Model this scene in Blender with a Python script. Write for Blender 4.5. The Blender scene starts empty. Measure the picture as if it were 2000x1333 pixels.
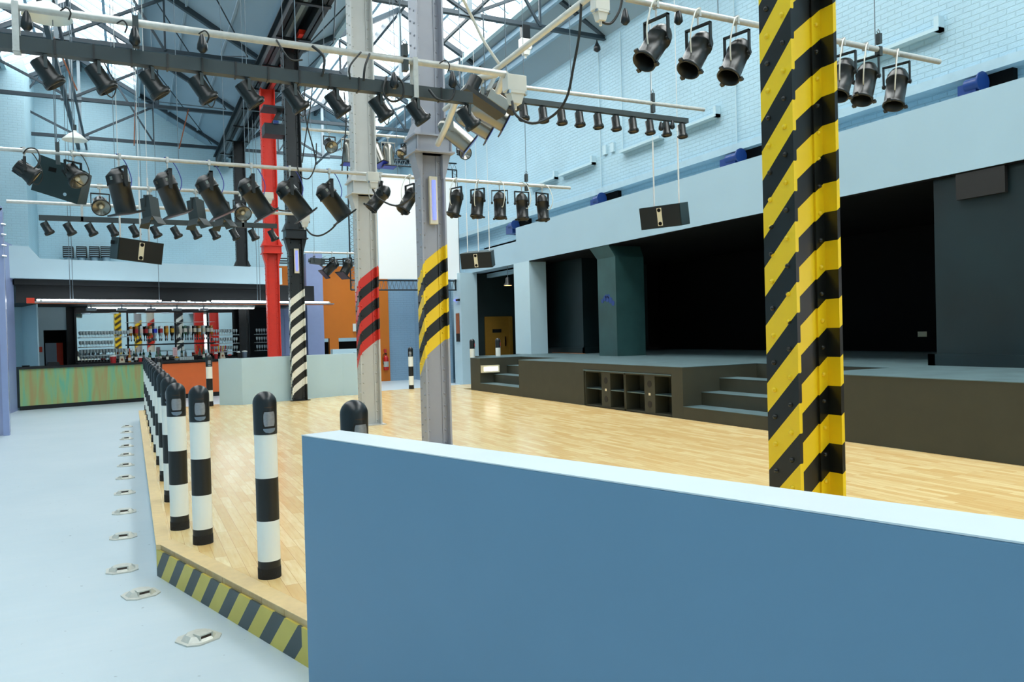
import bpy, bmesh, math, random
from math import sin, cos, pi, radians, atan2, acos, sqrt
from mathutils import Vector, Matrix
random.seed(7)
S = bpy.context.scene
COL = S.collection

# ---------------------------------------------------------------- camera
F, CX, CY, CZ = 1510.0, 1000.0, 666.5, 1.555
YAW, PITCH, ROLL = radians(26.3), -math.atan((666.5-650.0)/1510.0), radians(-1.5)
_f = Vector((sin(YAW)*cos(PITCH), cos(YAW)*cos(PITCH), sin(PITCH)))
_r = Vector((cos(YAW), -sin(YAW), 0))
_u = _r.cross(_f)
RT = _r*cos(ROLL) + _u*sin(ROLL)
UP = -_r*sin(ROLL) + _u*cos(ROLL)
cam_d = bpy.data.cameras.new('camera'); cam = bpy.data.objects.new('camera', cam_d); COL.objects.link(cam)
cam_d.sensor_width = 36; cam_d.lens = 36*F/2000; cam_d.clip_end = 200; cam_d.clip_start = .05
m = Matrix((RT, UP, -_f)).transposed().to_4x4(); m.translation = Vector((0, 0, CZ)); cam.matrix_world = m
S.camera = cam

def at(x, y, X=None, Y=None, Z=None):
    """room point seen at photo pixel (x, y) on the plane X=, Y= or Z="""
    d = _f + RT*((x-CX)/F) - UP*((y-CY)/F)
    if X is not None: t = X/d.x
    elif Y is not None: t = Y/d.y
    else: t = (Z-CZ)/d.z
    return Vector((0, 0, CZ)) + d*t

# ---------------------------------------------------------------- world, daylight, exposure
W = bpy.data.worlds.new('sky'); S.world = W; W.use_nodes = True
bg = W.node_tree.nodes['Background']; bg.inputs[0].default_value = (0.98, 0.985, 1.0, 1); bg.inputs[1].default_value = 3.0
S.view_settings.view_transform = 'Standard'; S.view_settings.look = 'None'
S.view_settings.exposure = 0.44; S.view_settings.gamma = 1.0

def daylight(loc, sx, sy, power, rot, col=(1.0, 0.965, 0.905)):
    l = bpy.data.lights.new('daylight', 'AREA'); l.shape = 'RECTANGLE'; l.size = sx; l.size_y = sy; l.energy = power; l.color = col
    o = bpy.data.objects.new('daylight', l); COL.objects.link(o); o.location = loc; o.rotation_euler = rot
    return o
SL, SRr = .6, .59
daylight((-2.35, 12, 10.9), 1.9, 38, 600, (0, radians(-31), 0))
daylight((-0.15, 12, 10.9), 1.9, 38, 640, (0, radians(31), 0))
daylight((5.6, 12, 10.4), 1.9, 38, 1400, (0, radians(-31), 0))
daylight((7.7, 12, 10.4), 1.9, 38, 1650, (0, radians(31), 0))

# ---------------------------------------------------------------- materials
MATS = {}
def newmat(name):
    m = bpy.data.materials.new(name); m.use_nodes = True
    nt = m.node_tree; b = nt.nodes['Principled BSDF']
    return m, nt, b
def N(nt, t, **kw):
    n = nt.nodes.new(t)
    for k, v in kw.items(): setattr(n, k, v)
    return n
def L(nt, a, b): nt.links.new(a, b)
def mathn(nt, op, a, b=None, c=None):
    n = N(nt, 'ShaderNodeMath', operation=op)
    for i, v in enumerate((a, b, c)):
        if v is None: continue
        if isinstance(v, (int, float)): n.inputs[i].default_value = v
        else: L(nt, v, n.inputs[i])
    return n.outputs[0]
def mixc(nt, f, a, b):
    n = N(nt, 'ShaderNodeMix', data_type='RGBA')
    if isinstance(f, (int, float)): n.inputs[0].default_value = f
    else: L(nt, f, n.inputs[0])
    for i, v in ((6, a), (7, b)):
        if isinstance(v, tuple): n.inputs[i].default_value = v if len(v) == 4 else (*v, 1)
        else: L(nt, v, n.inputs[i])
    return n.outputs[2]
def srgb(r, g, b):
    f = lambda c: (c/255/12.92) if c/255 <= .04045 else ((c/255+.055)/1.055)**2.4
    return (f(r), f(g), f(b), 1)
def paint(name, c, rough=.5, metal=0., var=.06, scale=6., bump=0., bscale=60., spec=.5, coat=0.):
    m, nt, b = newmat(name)
    tc = N(nt, 'ShaderNodeTexCoord')
    no = N(nt, 'ShaderNodeTexNoise'); no.inputs['Scale'].default_value = scale; no.inputs['Detail'].default_value = 5
    L(nt, tc.outputs['Object'], no.inputs['Vector'])
    d = tuple(max(0, x*(1-var*2)) for x in c[:3])+(1,)
    e = tuple(min(1, x*(1+var)) for x in c[:3])+(1,)
    L(nt, mixc(nt, no.outputs[0], d, e), b.inputs['Base Color'])
    b.inputs['Roughness'].default_value = rough; b.inputs['Metallic'].default_value = metal
    b.inputs['Specular IOR Level'].default_value = spec; b.inputs['Coat Weight'].default_value = coat
    if bump:
        n2 = N(nt, 'ShaderNodeTexNoise'); n2.inputs['Scale'].default_value = bscale; n2.inputs['Detail'].default_value = 3
        L(nt, tc.outputs['Object'], n2.inputs['Vector'])
        bp = N(nt, 'ShaderNodeBump'); bp.inputs['Strength'].default_value = bump; bp.inputs['Distance'].default_value = .01
        L(nt, n2.outputs[0], bp.inputs['Height']); L(nt, bp.outputs[0], b.inputs['Normal'])
    MATS[name] = m
    return m
def glow(name, c, s):
    m, nt, b = newmat(name)
    b.inputs['Base Color'].default_value = c; b.inputs['Emission Color'].default_value = c; b.inputs['Emission Strength'].default_value = s
    MATS[name] = m
def brick(name, c, axis, bw=.225, rh=.075, bump=.5, mort=.008):
    m, nt, b = newmat(name)
    tc = N(nt, 'ShaderNodeTexCoord'); sp = N(nt, 'ShaderNodeSeparateXYZ'); cb = N(nt, 'ShaderNodeCombineXYZ')
    L(nt, tc.outputs['Object'], sp.inputs[0]); L(nt, sp.outputs[axis], cb.inputs[0]); L(nt, sp.outputs[2], cb.inputs[1])
    wob = N(nt, 'ShaderNodeTexNoise'); wob.inputs['Scale'].default_value = 3
    L(nt, tc.outputs['Object'], wob.inputs['Vector'])
    va = N(nt, 'ShaderNodeVectorMath', operation='MULTIPLY_ADD'); L(nt, wob.outputs['Color'], va.inputs[0]); va.inputs[1].default_value = (.02, .02, 0); L(nt, cb.outputs[0], va.inputs[2])
    bt = N(nt, 'ShaderNodeTexBrick'); L(nt, va.outputs[0], bt.inputs['Vector'])
    bt.inputs['Scale'].default_value = 1; bt.inputs['Brick Width'].default_value = bw; bt.inputs['Row Height'].default_value = rh
    bt.inputs['Mortar Size'].default_value = mort; bt.inputs['Mortar Smooth'].default_value = .4
    bt.inputs['Color1'].default_value = (1, 1, 1, 1); bt.inputs['Color2'].default_value = (.8, .8, .8, 1); bt.inputs['Mortar'].default_value = (0, 0, 0, 1)
    no = N(nt, 'ShaderNodeTexNoise'); no.inputs['Scale'].default_value = 1.3; no.inputs['Detail'].default_value = 6
    L(nt, tc.outputs['Object'], no.inputs['Vector'])
    base = mixc(nt, no.outputs[0], tuple(x*.88 for x in c[:3]), tuple(min(1, x*1.08) for x in c[:3]))
    mf = mathn(nt, 'MULTIPLY', bt.outputs['Fac'], .35)
    L(nt, mixc(nt, mf, base, tuple(x*.72 for x in c[:3])), b.inputs['Base Color'])
    n2 = N(nt, 'ShaderNodeTexNoise'); n2.inputs['Scale'].default_value = 40; L(nt, tc.outputs['Object'], n2.inputs['Vector'])
    h = mathn(nt, 'ADD', bt.outputs['Color'], mathn(nt, 'MULTIPLY', n2.outputs[0], .5))
    bp = N(nt, 'ShaderNodeBump'); bp.inputs['Strength'].default_value = bump; bp.inputs['Distance'].default_value = .012
    L(nt, h, bp.inputs['Height']); L(nt, bp.outputs[0], b.inputs['Normal'])
    b.inputs['Roughness'].default_value = .6
    MATS[name] = m
def stripes(name, base, ca, cb_, v0, v1, period=.30, off=0., hw=.11, dx=.15, rough=.3):
    """45 degree hazard bands wrapped round an H column"""
    m, nt, b = newmat(name)
    tc = N(nt, 'ShaderNodeTexCoord'); sp = N(nt, 'ShaderNodeSeparateXYZ'); L(nt, tc.outputs['Object'], sp.inputs[0])
    x, y, z = sp.outputs
    left = mathn(nt, 'LESS_THAN', x, -dx+.004)
    va = mathn(nt, 'ADD', z, mathn(nt, 'ADD', y, hw))
    vb = mathn(nt, 'SUBTRACT', z, mathn(nt, 'MULTIPLY', mathn(nt, 'ADD', x, dx), .78))
    v = mathn(nt, 'ADD', mathn(nt, 'MULTIPLY', left, va), mathn(nt, 'MULTIPLY', mathn(nt, 'SUBTRACT', 1., left), vb))
    fr = mathn(nt, 'FRACT', mathn(nt, 'DIVIDE', mathn(nt, 'ADD', v, off+30*period), period))
    band = mathn(nt, 'LESS_THAN', fr, .5)
    inr = mathn(nt, 'MULTIPLY', mathn(nt, 'GREATER_THAN', v, v0), mathn(nt, 'LESS_THAN', v, v1))
    no = N(nt, 'ShaderNodeTexNoise'); no.inputs['Scale'].default_value = 14; no.inputs['Detail'].default_value = 5; L(nt, tc.outputs['Object'], no.inputs['Vector'])
    c = mixc(nt, band, ca, cb_)
    c = mixc(nt, inr, base, c)
    c = mixc(nt, mathn(nt, 'MULTIPLY', no.outputs[0], .07), c, (.12, .11, .1, 1))
    L(nt, c, b.inputs['Base Color']); b.inputs['Roughness'].default_value = rough
    MATS[name] = m

BLUE = srgb(178, 214, 228)
brick('brick_blue_x', srgb(168, 202, 218), 1, bump=.8)
brick('brick_blue_y', srgb(180, 214, 226), 0)
brick('brick_lower', srgb(138, 170, 194), 0)
paint('wall_blue', srgb(182, 208, 218), .55, var=.03, scale=2.)
paint('fascia_blue', srgb(158, 187, 202), .5, var=.025, scale=1.5)
paint('parapet_blue', srgb(106, 145, 172), .45, var=.02, scale=3.)
paint('parapet_top_lit', srgb(214, 226, 230), .4, var=.02)  # same paint as the parapet face, with light from above put into the colour
paint('roof_blue', srgb(150, 172, 186), .6, var=.05, scale=.8)
paint('rail_blue', srgb(150, 180, 200), .5)
paint('course_blue', srgb(172, 200, 212), .6, var=.08)
paint('lilac', srgb(146, 160, 200), .45, var=.04)
paint('orange_wall', srgb(214, 118, 22), .55, var=.04, scale=3)
paint('orange_bar', srgb(238, 112, 50), .4, var=.05)
paint('stage_green', srgb(58, 58, 44), .65, var=.12, scale=5)
paint('stage_top', srgb(88, 112, 116), .5, var=.3, scale=3.)
paint('dark_green', srgb(34, 52, 54), .55, var=.25, scale=1.2)
paint('teal_dark', srgb(14, 36, 40), .42, var=.45, scale=1.0)
paint('teal_pillar', srgb(48, 84, 84), .45, var=.35, scale=1.6)
paint('black_wall', srgb(9, 9, 10), .8, var=.1, spec=.2)
paint('black_bar', srgb(5, 10, 14), .6, var=.1)
paint('steel_dark', srgb(24, 36, 42), .45, var=.1, metal=.2)
paint('truss_paint', srgb(40, 56, 66), .5, var=.1)
paint('truss_grey', srgb(120, 134, 142), .5, var=.1)
paint('post_black', srgb(26, 32, 34), .5, var=.15)
paint('black_col', srgb(12, 18, 22), .35, var=.1)
paint('red_paint', srgb(224, 48, 26), .4, var=.06, scale=12)
paint('grey_a', srgb(196, 196, 192), .35, var=.04)
paint('grey_b', srgb(160, 162, 172), .3, var=.05)
paint('galv', srgb(205, 205, 200), .35, var=.14, scale=30, metal=.35)
paint('cast_metal', srgb(206, 206, 196), .35, var=.12, scale=40, metal=.2)
paint('slot_brown', srgb(58, 44, 34), .6)
paint('conduit', srgb(222, 220, 210), .35, var=.05)
paint('strut_grey', srgb(54, 64, 66), .5, var=.06)
paint('can_black', srgb(24, 27, 26), .36, var=.08)
paint('can_inside', srgb(18, 17, 15), .6)
paint('chrome', srgb(215, 215, 215), .15, metal=1.)
paint('silver_can', srgb(150, 148, 140), .25, metal=.8, var=.05)
paint('cable_black', srgb(40, 42, 42), .5)
paint('cable_white', srgb(225, 225, 215), .5)
paint('cable_blue', srgb(70, 80, 170), .5)
paint('wire', srgb(120, 132, 140), .4, metal=.5)
paint('rope', srgb(225, 225, 222), .6)
paint('plastic_cap', srgb(22, 28, 32), .32, var=.05)
paint('white_paint', srgb(236, 238, 230), .5, var=.02)
paint('reflector', srgb(150, 154, 160), .25, var=.15, scale=60, metal=.3)
paint('rubber', srgb(24, 22, 20), .8, bump=.6, bscale=90)
paint('speaker_black', srgb(12, 17, 17), .6, var=.05)
paint('speaker_side', srgb(24, 46, 48), .5, var=.05)
paint('cream', srgb(225, 215, 185), .5)
paint('screen_white', srgb(250, 250, 248), .7, var=0.)
paint('door_wood', srgb(150, 110, 36), .5, var=.1, scale=9)
paint('shutter', srgb(120, 135, 150), .4, metal=.3)
paint('tray', srgb(150, 160, 168), .4, metal=.4)
paint('red_sign', srgb(220, 60, 30), .5)
paint('ext_red', srgb(200, 30, 24), .25)
paint('extr_label', srgb(190, 190, 180), .5)
paint('fan_blue', srgb(24, 60, 124), .4)
paint('gel_blue', srgb(50, 70, 210), .2)
paint('gel_rose', srgb(78, 58, 70), .3)
paint('louvre', srgb(24, 30, 32), .5)
paint('duct', srgb(168, 190, 200), .3, metal=.5)
paint('brown_board', srgb(150, 84, 50), .6, var=.2, scale=30)
paint('wood_edge', srgb(226, 196, 140), .4, var=.1, scale=20)
paint('amber', srgb(190, 120, 40), .15)
paint('green_bottle', srgb(40, 90, 60), .1)
paint('clear_glass', srgb(214, 226, 226), .08, spec=.8)
paint('label_white', srgb(235, 230, 215), .5)
paint('yellow_pl', srgb(240, 180, 40), .4)
paint('red_pl', srgb(200, 50, 50), .4)
paint('dark_glass', srgb(40, 36, 34), .15)
paint('pink_board', srgb(235, 205, 205), .5)
paint('beige_lens', srgb(112, 102, 84), .15)
glow('tube_cool', (0.86, 0.94, 1, 1), 11.)
glow('tube_violet', (0.16, 0.2, 0.95, 1), 1.1)
glow('lamp_warm', (1., .62, .25, 1), 2.2)
glow('sign_lit', (1., 1., .88, 1), 2.2)
glow('exit_green', (.3, .9, .5, 1), .6)
m, nt, b = newmat('mirror'); b.inputs['Metallic'].default_value = 1; b.inputs['Roughness'].default_value = .02; b.inputs['Base Color'].default_value = (.72, .78, .8, 1); MATS['mirror'] = m

# skylight glass: light passes, a little is reflected
m = bpy.data.materials.new('glass_sheet'); m.use_nodes = True; nt = m.node_tree; nt.nodes.clear()
o_ = N(nt, 'ShaderNodeOutputMaterial'); t_ = N(nt, 'ShaderNodeBsdfTransparent'); g_ = N(nt, 'ShaderNodeBsdfGlossy'); x_ = N(nt, 'ShaderNodeMixShader')
t_.inputs[0].default_value = (.93, .96, .97, 1); g_.inputs[1].default_value = .05; x_.inputs[0].default_value = .08
L(nt, t_.outputs[0], x_.inputs[1]); L(nt, g_.outputs[0], x_.inputs[2]); L(nt, x_.outputs[0], o_.inputs[0]); MATS['glass_sheet'] = m
m = bpy.data.materials.new('perspex'); m.use_nodes = True; nt = m.node_tree; nt.nodes.clear()
o_ = N(nt, 'ShaderNodeOutputMaterial'); t_ = N(nt, 'ShaderNodeBsdfTransparent'); g_ = N(nt, 'ShaderNodeBsdfPrincipled'); x_ = N(nt, 'ShaderNodeMixShader')
t_.inputs[0].default_value = (.85, .85, .95, 1); g_.inputs['Base Color'].default_value = srgb(170, 178, 210); g_.inputs['Roughness'].default_value = .2; x_.inputs[0].default_value = .7
L(nt, t_.outputs[0], x_.inputs[1]); L(nt, g_.outputs[0], x_.inputs[2]); L(nt, x_.outputs[0], o_.inputs[0]); MATS['perspex'] = m

# walkway paint
m, nt, b = newmat('walkway')
tc = N(nt, 'ShaderNodeTexCoord')
n1 = N(nt, 'ShaderNodeTexNoise'); n1.inputs['Scale'].default_value = .8; n1.inputs['Detail'].default_value = 6; L(nt, tc.outputs['Object'], n1.inputs['Vector'])
n2 = N(nt, 'ShaderNodeTexNoise'); n2.inputs['Scale'].default_value = 9; n2.inputs['Detail'].default_value = 6
mp = N(nt, 'ShaderNodeMapping'); mp.inputs['Scale'].default_value = (.25, 1.6, 1); L(nt, tc.outputs['Object'], mp.inputs[0]); L(nt, mp.outputs[0], n2.inputs['Vector'])
c = mixc(nt, n1.outputs[0], srgb(180, 196, 203), srgb(206, 215, 219))
c = mixc(nt, mathn(nt, 'MULTIPLY', n2.outputs[0], .35), c, srgb(166, 190, 202))
n3 = N(nt, 'ShaderNodeTexNoise'); n3.inputs['Scale'].default_value = 26; n3.inputs['Detail'].default_value = 1; L(nt, tc.outputs['Object'], n3.inputs['Vector'])
c = mixc(nt, mathn(nt, 'MULTIPLY', mathn(nt, 'GREATER_THAN', n3.outputs[0], .775), .5), c, srgb(90, 104, 110))
L(nt, c, b.inputs['Base Color']); b.inputs['Roughness'].default_value = .42
bp = N(nt, 'ShaderNodeBump'); bp.inputs['Strength'].default_value = .15; L(nt, n2.outputs[0], bp.inputs['Height']); L(nt, bp.outputs[0], b.inputs['Normal'])
MATS['walkway'] = m
# strip wood floor, strips run along the room
m, nt, b = newmat('wood_strip')
tc = N(nt, 'ShaderNodeTexCoord'); sp = N(nt, 'ShaderNodeSeparateXYZ'); cb = N(nt, 'ShaderNodeCombineXYZ')
L(nt, tc.outputs['Object'], sp.inputs[0]); L(nt, sp.outputs[1], cb.inputs[0]); L(nt, sp.outputs[0], cb.inputs[1])
bt = N(nt, 'ShaderNodeTexBrick'); L(nt, cb.outputs[0], bt.inputs['Vector']); bt.offset = .37; bt.offset_frequency = 3
bt.inputs['Scale'].default_value = 1; bt.inputs['Brick Width'].default_value = .48; bt.inputs['Row Height'].default_value = .072
bt.inputs['Mortar Size'].default_value = .0012; bt.inputs['Bias'].default_value = -.1
bt.inputs['Color1'].default_value = srgb(250, 226, 168); bt.inputs['Color2'].default_value = srgb(230, 190, 122); bt.inputs['Mortar'].default_value = srgb(196, 150, 92)
gr = N(nt, 'ShaderNodeTexNoise'); gr.inputs['Scale'].default_value = 6; gr.inputs['Detail'].default_value = 8
mp = N(nt, 'ShaderNodeMapping'); mp.inputs['Scale'].default_value = (9, .9, 1); L(nt, tc.outputs['Object'], mp.inputs[0]); L(nt, mp.outputs[0], gr.inputs['Vector'])
rp = N(nt, 'ShaderNodeValToRGB'); rp.color_ramp.elements[0].position = .35; rp.color_ramp.elements[1].position = .75; L(nt, gr.outputs[0], rp.inputs[0])
c = mixc(nt, mathn(nt, 'MULTIPLY', rp.outputs[0], .5), bt.outputs['Color'], srgb(220, 172, 100))
L(nt, c, b.inputs['Base Color']); b.inputs['Roughness'].default_value = .24; b.inputs['Coat Weight'].default_value = .25; b.inputs['Coat Roughness'].default_value = .15
MATS['wood_strip'] = m
# verdigris bar front
m, nt, b = newmat('verdigris')
tc = N(nt, 'ShaderNodeTexCoord')
mp = N(nt, 'ShaderNodeMapping'); mp.inputs['Scale'].default_value = (7, 7, .7); L(nt, tc.outputs['Object'], mp.inputs[0])
n1 = N(nt, 'ShaderNodeTexNoise'); n1.inputs['Scale'].default_value = 1.; n1.inputs['Detail'].default_value = 7; n1.inputs['Distortion'].default_value = .6; L(nt, mp.outputs[0], n1.inputs['Vector'])
rp = N(nt, 'ShaderNodeValToRGB'); L(nt, n1.outputs[0], rp.inputs[0]); e = rp.color_ramp.elements
e[0].position = .33; e[0].color = srgb(108, 182, 148); e[1].position = .66; e[1].color = srgb(172, 154, 98)
x = rp.color_ramp.elements.new(.5); x.color = srgb(154, 180, 118)
L(nt, rp.outputs[0], b.inputs['Base Color']); b.inputs['Roughness'].default_value = .5
MATS['verdigris'] = m
# hazard kerb boards
m, nt, b = newmat('hazard_board')
tc = N(nt, 'ShaderNodeTexCoord'); sp = N(nt, 'ShaderNodeSeparateXYZ'); L(nt, tc.outputs['Object'], sp.inputs[0])
v = mathn(nt, 'SUBTRACT', sp.outputs[0], mathn(nt, 'MULTIPLY', sp.outputs[2], .95))
fr = mathn(nt, 'FRACT', mathn(nt, 'DIVIDE', mathn(nt, 'ADD', v, 5.025), .262))
bd = mathn(nt, 'MULTIPLY', mathn(nt, 'LESS_THAN', fr, .47), mathn(nt, 'LESS_THAN', sp.outputs[0], 1.99))
no = N(nt, 'ShaderNodeTexNoise'); no.inputs['Scale'].default_value = 5; L(nt, tc.outputs['Object'], no.inputs['Vector'])
yl = mixc(nt, no.outputs[0], srgb(196, 176, 70), srgb(222, 202, 92))
L(nt, mixc(nt, bd, yl, srgb(52, 66, 68)), b.inputs['Base Color']); b.inputs['Roughness'].default_value = .4
MATS['hazard_board'] = m
# bollard bands
m, nt, b = newmat('bollard_bands')
tc = N(nt, 'ShaderNodeTexCoord'); sp = N(nt, 'ShaderNodeSeparateXYZ'); L(nt, tc.outputs['Object'], sp.inputs[0]); z = sp.outputs[2]
w1 = mathn(nt, 'MULTIPLY', mathn(nt, 'GREATER_THAN', z, .10), mathn(nt, 'LESS_THAN', z, .325))
w2 = mathn(nt, 'GREATER_THAN', z, .565)
L(nt, mixc(nt, mathn(nt, 'MAXIMUM', w1, w2), srgb(20, 21, 19), srgb(238, 240, 232)), b.inputs['Base Color']); b.inputs['Roughness'].default_value = .45
MATS['bollard_bands'] = m
YEL, RED, BLK, WHT = srgb(246, 208, 20), srgb(214, 44, 26), srgb(10, 14, 13), srgb(240, 238, 226)
stripes('col_yellow', YEL, YEL, BLK, -9, 9, period=.313, off=-.94)
stripes('col_grey_yellow', srgb(160, 162, 172), BLK, YEL, 1.065, 2.178, period=.318, off=-1.065)
stripes('col_grey_red', srgb(196, 196, 192), BLK, RED, 1.065, 2.178, period=.318, off=-1.065)
stripes('col_black_white', srgb(12, 18, 20), BLK, WHT, .13, 2.171, period=.314, off=-.13)

# ---------------------------------------------------------------- mesh building
class MB:
    def __init__(s): s.v = []; s.f = []; s.sm = []
    def add(s, vs, fs, smooth=False, M=None):
        o = len(s.v)
        s.v += [(M @ Vector(p)) if M is not None else Vector(p) for p in vs]
        s.f += [tuple(i+o for i in f) for f in fs]; s.sm += [smooth]*len(fs)
        return s
    def box(s, a, b, M=None):
        (x0, y0, z0), (x1, y1, z1) = a, b
        return s.add([(x0,y0,z0),(x1,y0,z0),(x1,y1,z0),(x0,y1,z0),(x0,y0,z1),(x1,y0,z1),(x1,y1,z1),(x0,y1,z1)],
                     [(0,3,2,1),(4,5,6,7),(0,1,5,4),(1,2,6,5),(2,3,7,6),(3,0,4,7)], False, M)
    def cbox(s, c, d, M=None):
        return s.box([c[i]-d[i]/2 for i in range(3)], [c[i]+d[i]/2 for i in range(3)], M)
    def beam(s, p0, p1, w, h, up=(0, 0, 1)):
        p0, p1 = Vector(p0), Vector(p1); d = p1-p0; l = d.length; d.normalize(); u = Vector(up)
        x = d.cross(u)
        if x.length < 1e-4: x = d.cross(Vector((0, 1, 0)))
        x.normalize(); u = x.cross(d)
        M = Matrix((x, d, u)).transposed().to_4x4(); M.translation = p0
        return s.box((-w/2, 0, -h/2), (w/2, l, h/2), M)
    def angle(s, p0, p1, w, t=.012):
        s.beam(p0, p1, w, t); q = Vector((0, 0, w/2)); return s.beam(Vector(p0)+q, Vector(p1)+q, t, w)
    def lathe(s, prof, n=20, M=None, cap=True, smooth=True):
        k = len(prof); vs = []
        for i in range(n):
            a = 2*pi*i/n
            for r, z in prof: vs.append((r*cos(a), r*sin(a), z))
        fs = [(i*k+j, ((i+1) % n)*k+j, ((i+1) % n)*k+j+1, i*k+j+1) for i in range(n) for j in range(k-1)]
        s.add(vs, fs, smooth, M)
        if cap:
            for j, rev in ((0, True), (k-1, False)):
                r, z = prof[j]
                if r > 1e-4:
                    c = [(r*cos(2*pi*i/n), r*sin(2*pi*i/n), z) for i in range(n)]
                    f = tuple(range(n)); s.add(c, [f[::-1] if rev else f], False, M)
        return s
    def cyl(s, p0, p1, r, r2=None, n=16, cap=True):
        p0, p1 = Vector(p0), Vector(p1); d = p1-p0; l = d.length
        M = d.to_track_quat('Z', 'Y').to_matrix().to_4x4(); M.translation = p0
        return s.lathe([(r, 0), (r if r2 is None else r2, l)], n, M, cap)
    def tube(s, pts, r, n=6):
        pts = [Vector(p) for p in pts]; k = len(pts); vs = []
        prev = None
        for i, p in enumerate(pts):
            d = (pts[min(i+1, k-1)]-pts[max(i-1, 0)]).normalized()
            x = d.cross(prev if prev is not None else Vector((.31, .22, .93)))
            if x.length < 1e-3: x = d.cross(Vector((1, 0, 0)))
            x.normalize(); y = x.cross(d).normalized(); prev = y
            for j in range(n): vs.append(p + x*r*cos(2*pi*j/n) + y*r*sin(2*pi*j/n))
        fs = [(i*n+j, i*n+(j+1) % n, (i+1)*n+(j+1) % n, (i+1)*n+j) for i in range(k-1) for j in range(n)]
        fs += [tuple(range(n))[::-1], tuple((k-1)*n+j for j in range(n))]
        return s.add(vs, fs, True)
    def prism(s, poly, z0, z1, M=None):
        n = len(poly)
        vs = [(x, y, z0) for x, y in poly]+[(x, y, z1) for x, y in poly]
        return s.add(vs, [tuple(range(n))[::-1], tuple(n+i for i in range(n))]+[(i, (i+1) % n, n+(i+1) % n, n+i) for i in range(n)], False, M)
    def sph(s, c, r, n=8, half=False, axis=(0, 0, 1)):
        k = max(3, n//2); pr = [(r*sin(a), r*cos(a)) for a in [pi*j/(2*k if half else k) for j in range(k+1)]]
        M = Vector(axis).to_track_quat('Z', 'Y').to_matrix().to_4x4(); M.translation = Vector(c)
        return s.lathe(pr, n, M, False)
    def build(s, name, mat, parent=None, origin=None, bevel=0.):
        me = bpy.data.meshes.new(name)
        if origin is None: origin = (0, 0, 0)
        og = Vector(origin)
        me.from_pydata([v-og for v in s.v], [], s.f); me.polygons.foreach_set('use_smooth', s.sm)
        bm = bmesh.new(); bm.from_mesh(me); bmesh.ops.recalc_face_normals(bm, faces=bm.faces); bm.to_mesh(me); bm.free()
        me.materials.append(MATS[mat]); me.update()
        o = bpy.data.objects.new(name, me); COL.objects.link(o); o.location = og
        if parent: o.parent = parent; o.location = og
        if bevel:
            md = o.modifiers.new('bevel', 'BEVEL'); md.width = bevel; md.segments = 2; md.limit_method = 'ANGLE'; md.angle_limit = radians(40)
        return o

def tag(o, label, cat, group=None, kind=None):
    o['label'] = label; o['category'] = cat
    if group: o['group'] = group
    if kind: o['kind'] = kind
    return o
def thing(name, label, cat, loc=(0, 0, 0), rz=0., group=None):
    o = bpy.data.objects.new(name, None); COL.objects.link(o); o.location = loc; o.rotation_euler = (0, 0, rz); o.empty_display_size = .05
    return tag(o, label, cat, group)
def struct(name, mb, mat, origin=None, label=None, bevel=0.):
    o = mb.build(name, mat, None, origin, bevel); o['kind'] = 'structure'
    if label: o['label'] = label
    return o
def dup(root, loc=None, rz=None, label=None, group=None, tilt=None):
    r = root.copy(); COL.objects.link(r)
    if loc is not None: r.location = loc
    if rz is not None: r.rotation_euler = (0, 0, rz)
    if label: r['label'] = label
    if group: r['group'] = group
    for ch in list(root.children):
        c = ch.copy(); COL.objects.link(c); c.parent = r
        if tilt is not None and c.name.startswith('lamp_housing'): c.rotation_euler = (0, tilt, 0)
        for g in list(ch.children):
            d = g.copy(); COL.objects.link(d); d.parent = c
    return r
ORD = ['first', 'second', 'third', 'fourth', 'fifth', 'sixth', 'seventh', 'eighth', 'ninth', 'tenth', 'eleventh', 'twelfth', 'thirteenth', 'fourteenth', 'fifteenth']

# ================================================================ SETTING
# floor slab
struct('floor', MB().box((-6.6, -7, -.2), (13.5, 31, 0)), 'walkway')
ZD = .21
A16 = radians(16)
kd = Vector((.289, -.957, 0)); kd.normalize()
K0 = Vector((.13, 5.655, 0)); K1 = K0+kd*2.385; KB = Vector((.822, 3.356, 0)); KC = KB+Vector((.3156, -.9489, 0))*7.2
poly = [(.13, 16.93), (.13, 5.655), (K1.x, K1.y), (KB.x+.02, KB.y), (KC.x+.02, KC.y), (7.3, KC.y), (7.3, 17.55), (8.2, 17.55), (8.2, 18.95), (7.7, 18.95), (1.55, 17.3)]
poly = poly[::-1]
o = MB().prism(poly, 0.0, ZD-.035).build('dance_floor_base', 'wall_blue'); o['kind'] = 'structure'
df = struct('dance_floor', MB().prism(poly, ZD-.035, ZD), 'wood_strip', label='strip wood dance floor on a raised platform')
# edging board on top of the platform, along the kerb and the walkway
eb = MB()
nrm = Vector((kd.y, -kd.x, 0))*-1
q = [K0, K1, K1+nrm*.11, K0+nrm*.11+kd*-.04]
eb.prism([(p.x, p.y) for p in q], ZD-.03, ZD+.004)
struct('trim_1', eb, 'wood_edge', label='plain wood edging along the dance floor kerb')
struct('trim_2', MB().prism([(.118, 5.63), (.20, 5.56), (.20, 16.9), (.118, 16.9)][::-1], ZD-.03, ZD+.003), 'wood_edge', label='plain wood edging beside the walkway')
# hazard board, local x runs along the kerb
hb = MB().box((0, -.012, 0), (2.385, .0, ZD-.032)).build('hazard_kerb_board', 'hazard_board')
hb.location = K0; hb.rotation_euler = (0, 0, atan2(kd.y, kd.x)); hb.location.x -= .0
tag(hb, 'yellow and dark grey diagonal striped kerb board below the dance floor edge', 'kerb board')

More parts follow.
